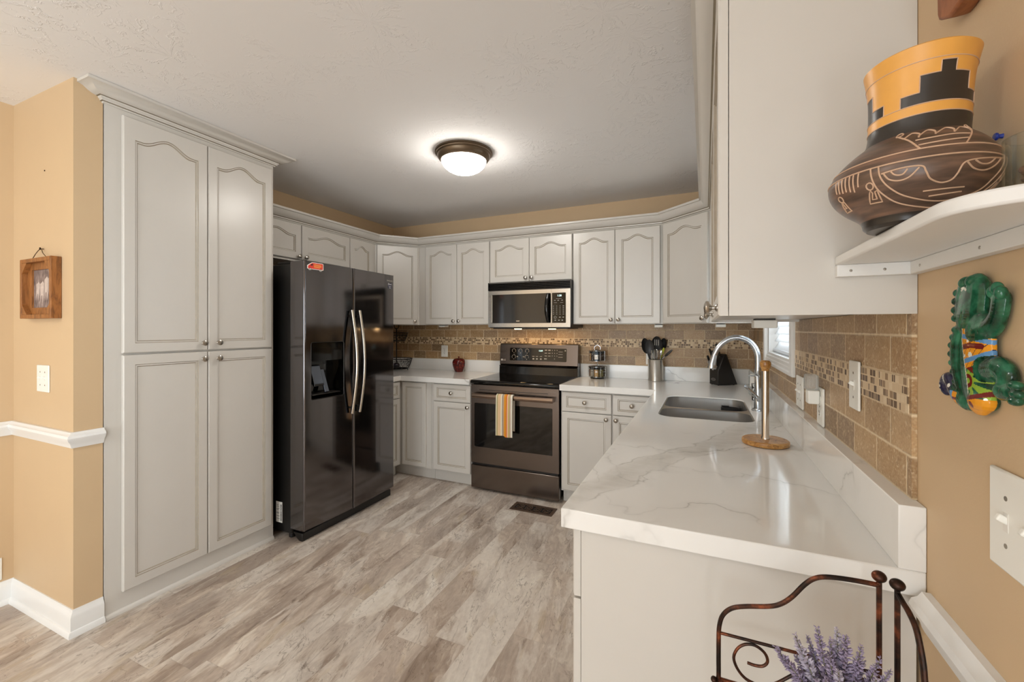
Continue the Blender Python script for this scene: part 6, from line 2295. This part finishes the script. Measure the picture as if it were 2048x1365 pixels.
# second side along the wall
MB().tube([(0.266, 0.83, 0.0015), (0.266, 0.83, 0.944)], 0.0038, 10).build('corner_post', IRON, t)
MB().ell((0.266, 0.83, 0.9525), (0.0098, 0.0098, 0.0085), 20, 12).build('ball_finial', IRON, t)
arm = [(0.2665, 0.829, 0.939), (0.268, 0.815, 0.934), (0.270, 0.803, 0.929), (0.2725, 0.787, 0.917), (0.274, 0.778, 0.898), (0.275, 0.771, 0.876), (0.2755, 0.766, 0.850), (0.277, 0.752, 0.825), (0.281, 0.722, 0.808), (0.287, 0.685, 0.80), (0.290, 0.66, 0.785), (0.291, 0.65, 0.76), (0.291, 0.648, 0.71)]
m = MB().tube(smooth_path(arm, 5), 0.0039, 10)
m.tube([(0.291, 0.648, 0.71), (0.291, 0.648, 0.0015)], 0.0042, 10)
m.build('side_rail', IRON, t)
for z in (0.7135, 0.42, 0.14):
    m = MB()
    m.tube([(0.023, RY_, z), (0.25, RY_, z), (0.266, 0.83, z), (0.291, 0.648, z)], 0.0042, 8)
    fr_ = [(0.291 - 0.268 * (1 - cos(radians(a))) , 0.648 + 0.202 * sin(radians(a)), z) for a in range(0, 91, 9)]
    fr_ = smooth_path([(0.291, 0.648, z), (0.20, 0.672, z), (0.10, 0.735, z), (0.045, 0.80, z), (0.023, RY_, z)], 6)
    m.tube(fr_, 0.0042, 8)
    for k in range(1, 9):
        x = 0.05 + 0.0235 * k
        yl = min((abs(p[0] - x), p[1]) for p in [(q.x, q.y) for q in fr_])[1]
        m.tube([(x, yl, z), (x, RY_ if x < 0.25 else 0.825, z)], 0.0022, 6)
    m.build('wire_shelf', IRON, t)
MB().ell((0.0155, RY_ - 0.004, 0.7135), (0.0055, 0.0055, 0.0055), 14, 8).build('ball_finial', IRON, t)

# ------------------------------------------------------------------ lavender on the rack
LP = Vector((0.185, 0.778, 0.7183))
t = thing('lavender_bunch', 'bunch of purple lavender sprigs in a small pot on the bronze rack', 'lavender', tuple(LP))
MB().lathe([(0.0, 0.0), (0.030, 0.0), (0.037, 0.045), (0.039, 0.047), (0.039, 0.054), (0.036, 0.054), (0.034, 0.046), (0.0, 0.044)], seg=28).build('flower_pot', TERRA, t, world=False)


def sprig_mesh(seed, H, n_whorl, w0, mat):
    rnd = random.Random(seed)
    m = MB()
    m.tube([(0, 0, -0.022), (0, 0, H)], [0.0011, 0.0007], 5, 1)
    for k in range(n_whorl):
        s = k / (n_whorl - 1)
        z = H * s
        w = w0 * (0.55 + 0.75 * sin(pi * (0.12 + 0.75 * (1 - s)))) * (1 - 0.45 * s)
        for q in range(7):
            a = rnd.uniform(0, 2 * pi)
            el = rnd.uniform(0.25, 0.9)
            d_ = Vector((cos(a) * cos(el), sin(a) * cos(el), sin(el)))
            L = w * rnd.uniform(0.75, 1.2)
            u = d_.orthogonal().normalized()
            v = d_.cross(u)
            c = Vector((0, 0, z + rnd.uniform(-0.002, 0.002)))
            th = L * rnd.uniform(0.16, 0.24)
            p0, p1, p2 = c, c + d_ * L * 0.55, c + d_ * L
            m.add([p0, p1 + u * th, p1 + v * th, p1 - u * th, p1 - v * th, p2], [(0, 1, 2), (0, 2, 3), (0, 3, 4), (0, 4, 1), (5, 2, 1), (5, 3, 2), (5, 4, 3), (5, 1, 4)])
    return m.mesh('sprig', [mat, STEM], angle=20)


SM = [sprig_mesh(1, 0.088, 22, 0.0105, LAV1), sprig_mesh(2, 0.078, 20, 0.0112, LAV2), sprig_mesh(3, 0.07, 18, 0.012, LAV1), sprig_mesh(4, 0.082, 20, 0.0102, LAV1)]
tops = [(0.155, 0.778, 0.887), (0.128, 0.785, 0.864), (0.102, 0.778, 0.842), (0.147, 0.80, 0.858), (0.172, 0.782, 0.872), (0.182, 0.79, 0.885), (0.190, 0.778, 0.886), (0.208, 0.778, 0.876), (0.229, 0.776, 0.866), (0.176, 0.755, 0.846), (0.160, 0.752, 0.83), (0.206, 0.752, 0.836), (0.118, 0.768, 0.828), (0.222, 0.765, 0.842), (0.168, 0.765, 0.856), (0.214, 0.79, 0.848), (0.15, 0.752, 0.826), (0.186, 0.748, 0.828), (0.13, 0.79, 0.83), (0.242, 0.78, 0.85)]
for i, tp in enumerate(tops):
    me = SM[i % 4]
    H = (0.088, 0.078, 0.07, 0.082)[i % 4]
    top = Vector(tp) - LP
    base = Vector((max(-0.022, min(0.022, top.x * 0.25)), max(-0.022, min(0.022, top.y * 0.25)), 0.045))
    d_ = (top - base).normalized()
    o = bpy.data.objects.new('sprig', me)
    COL.objects.link(o)
    o.parent = t
    o.matrix_local = Matrix.Translation(top - d_ * H) @ d_.to_track_quat('Z', 'Y').to_matrix().to_4x4() @ Matrix.Rotation(i * 1.3, 4, 'Z')
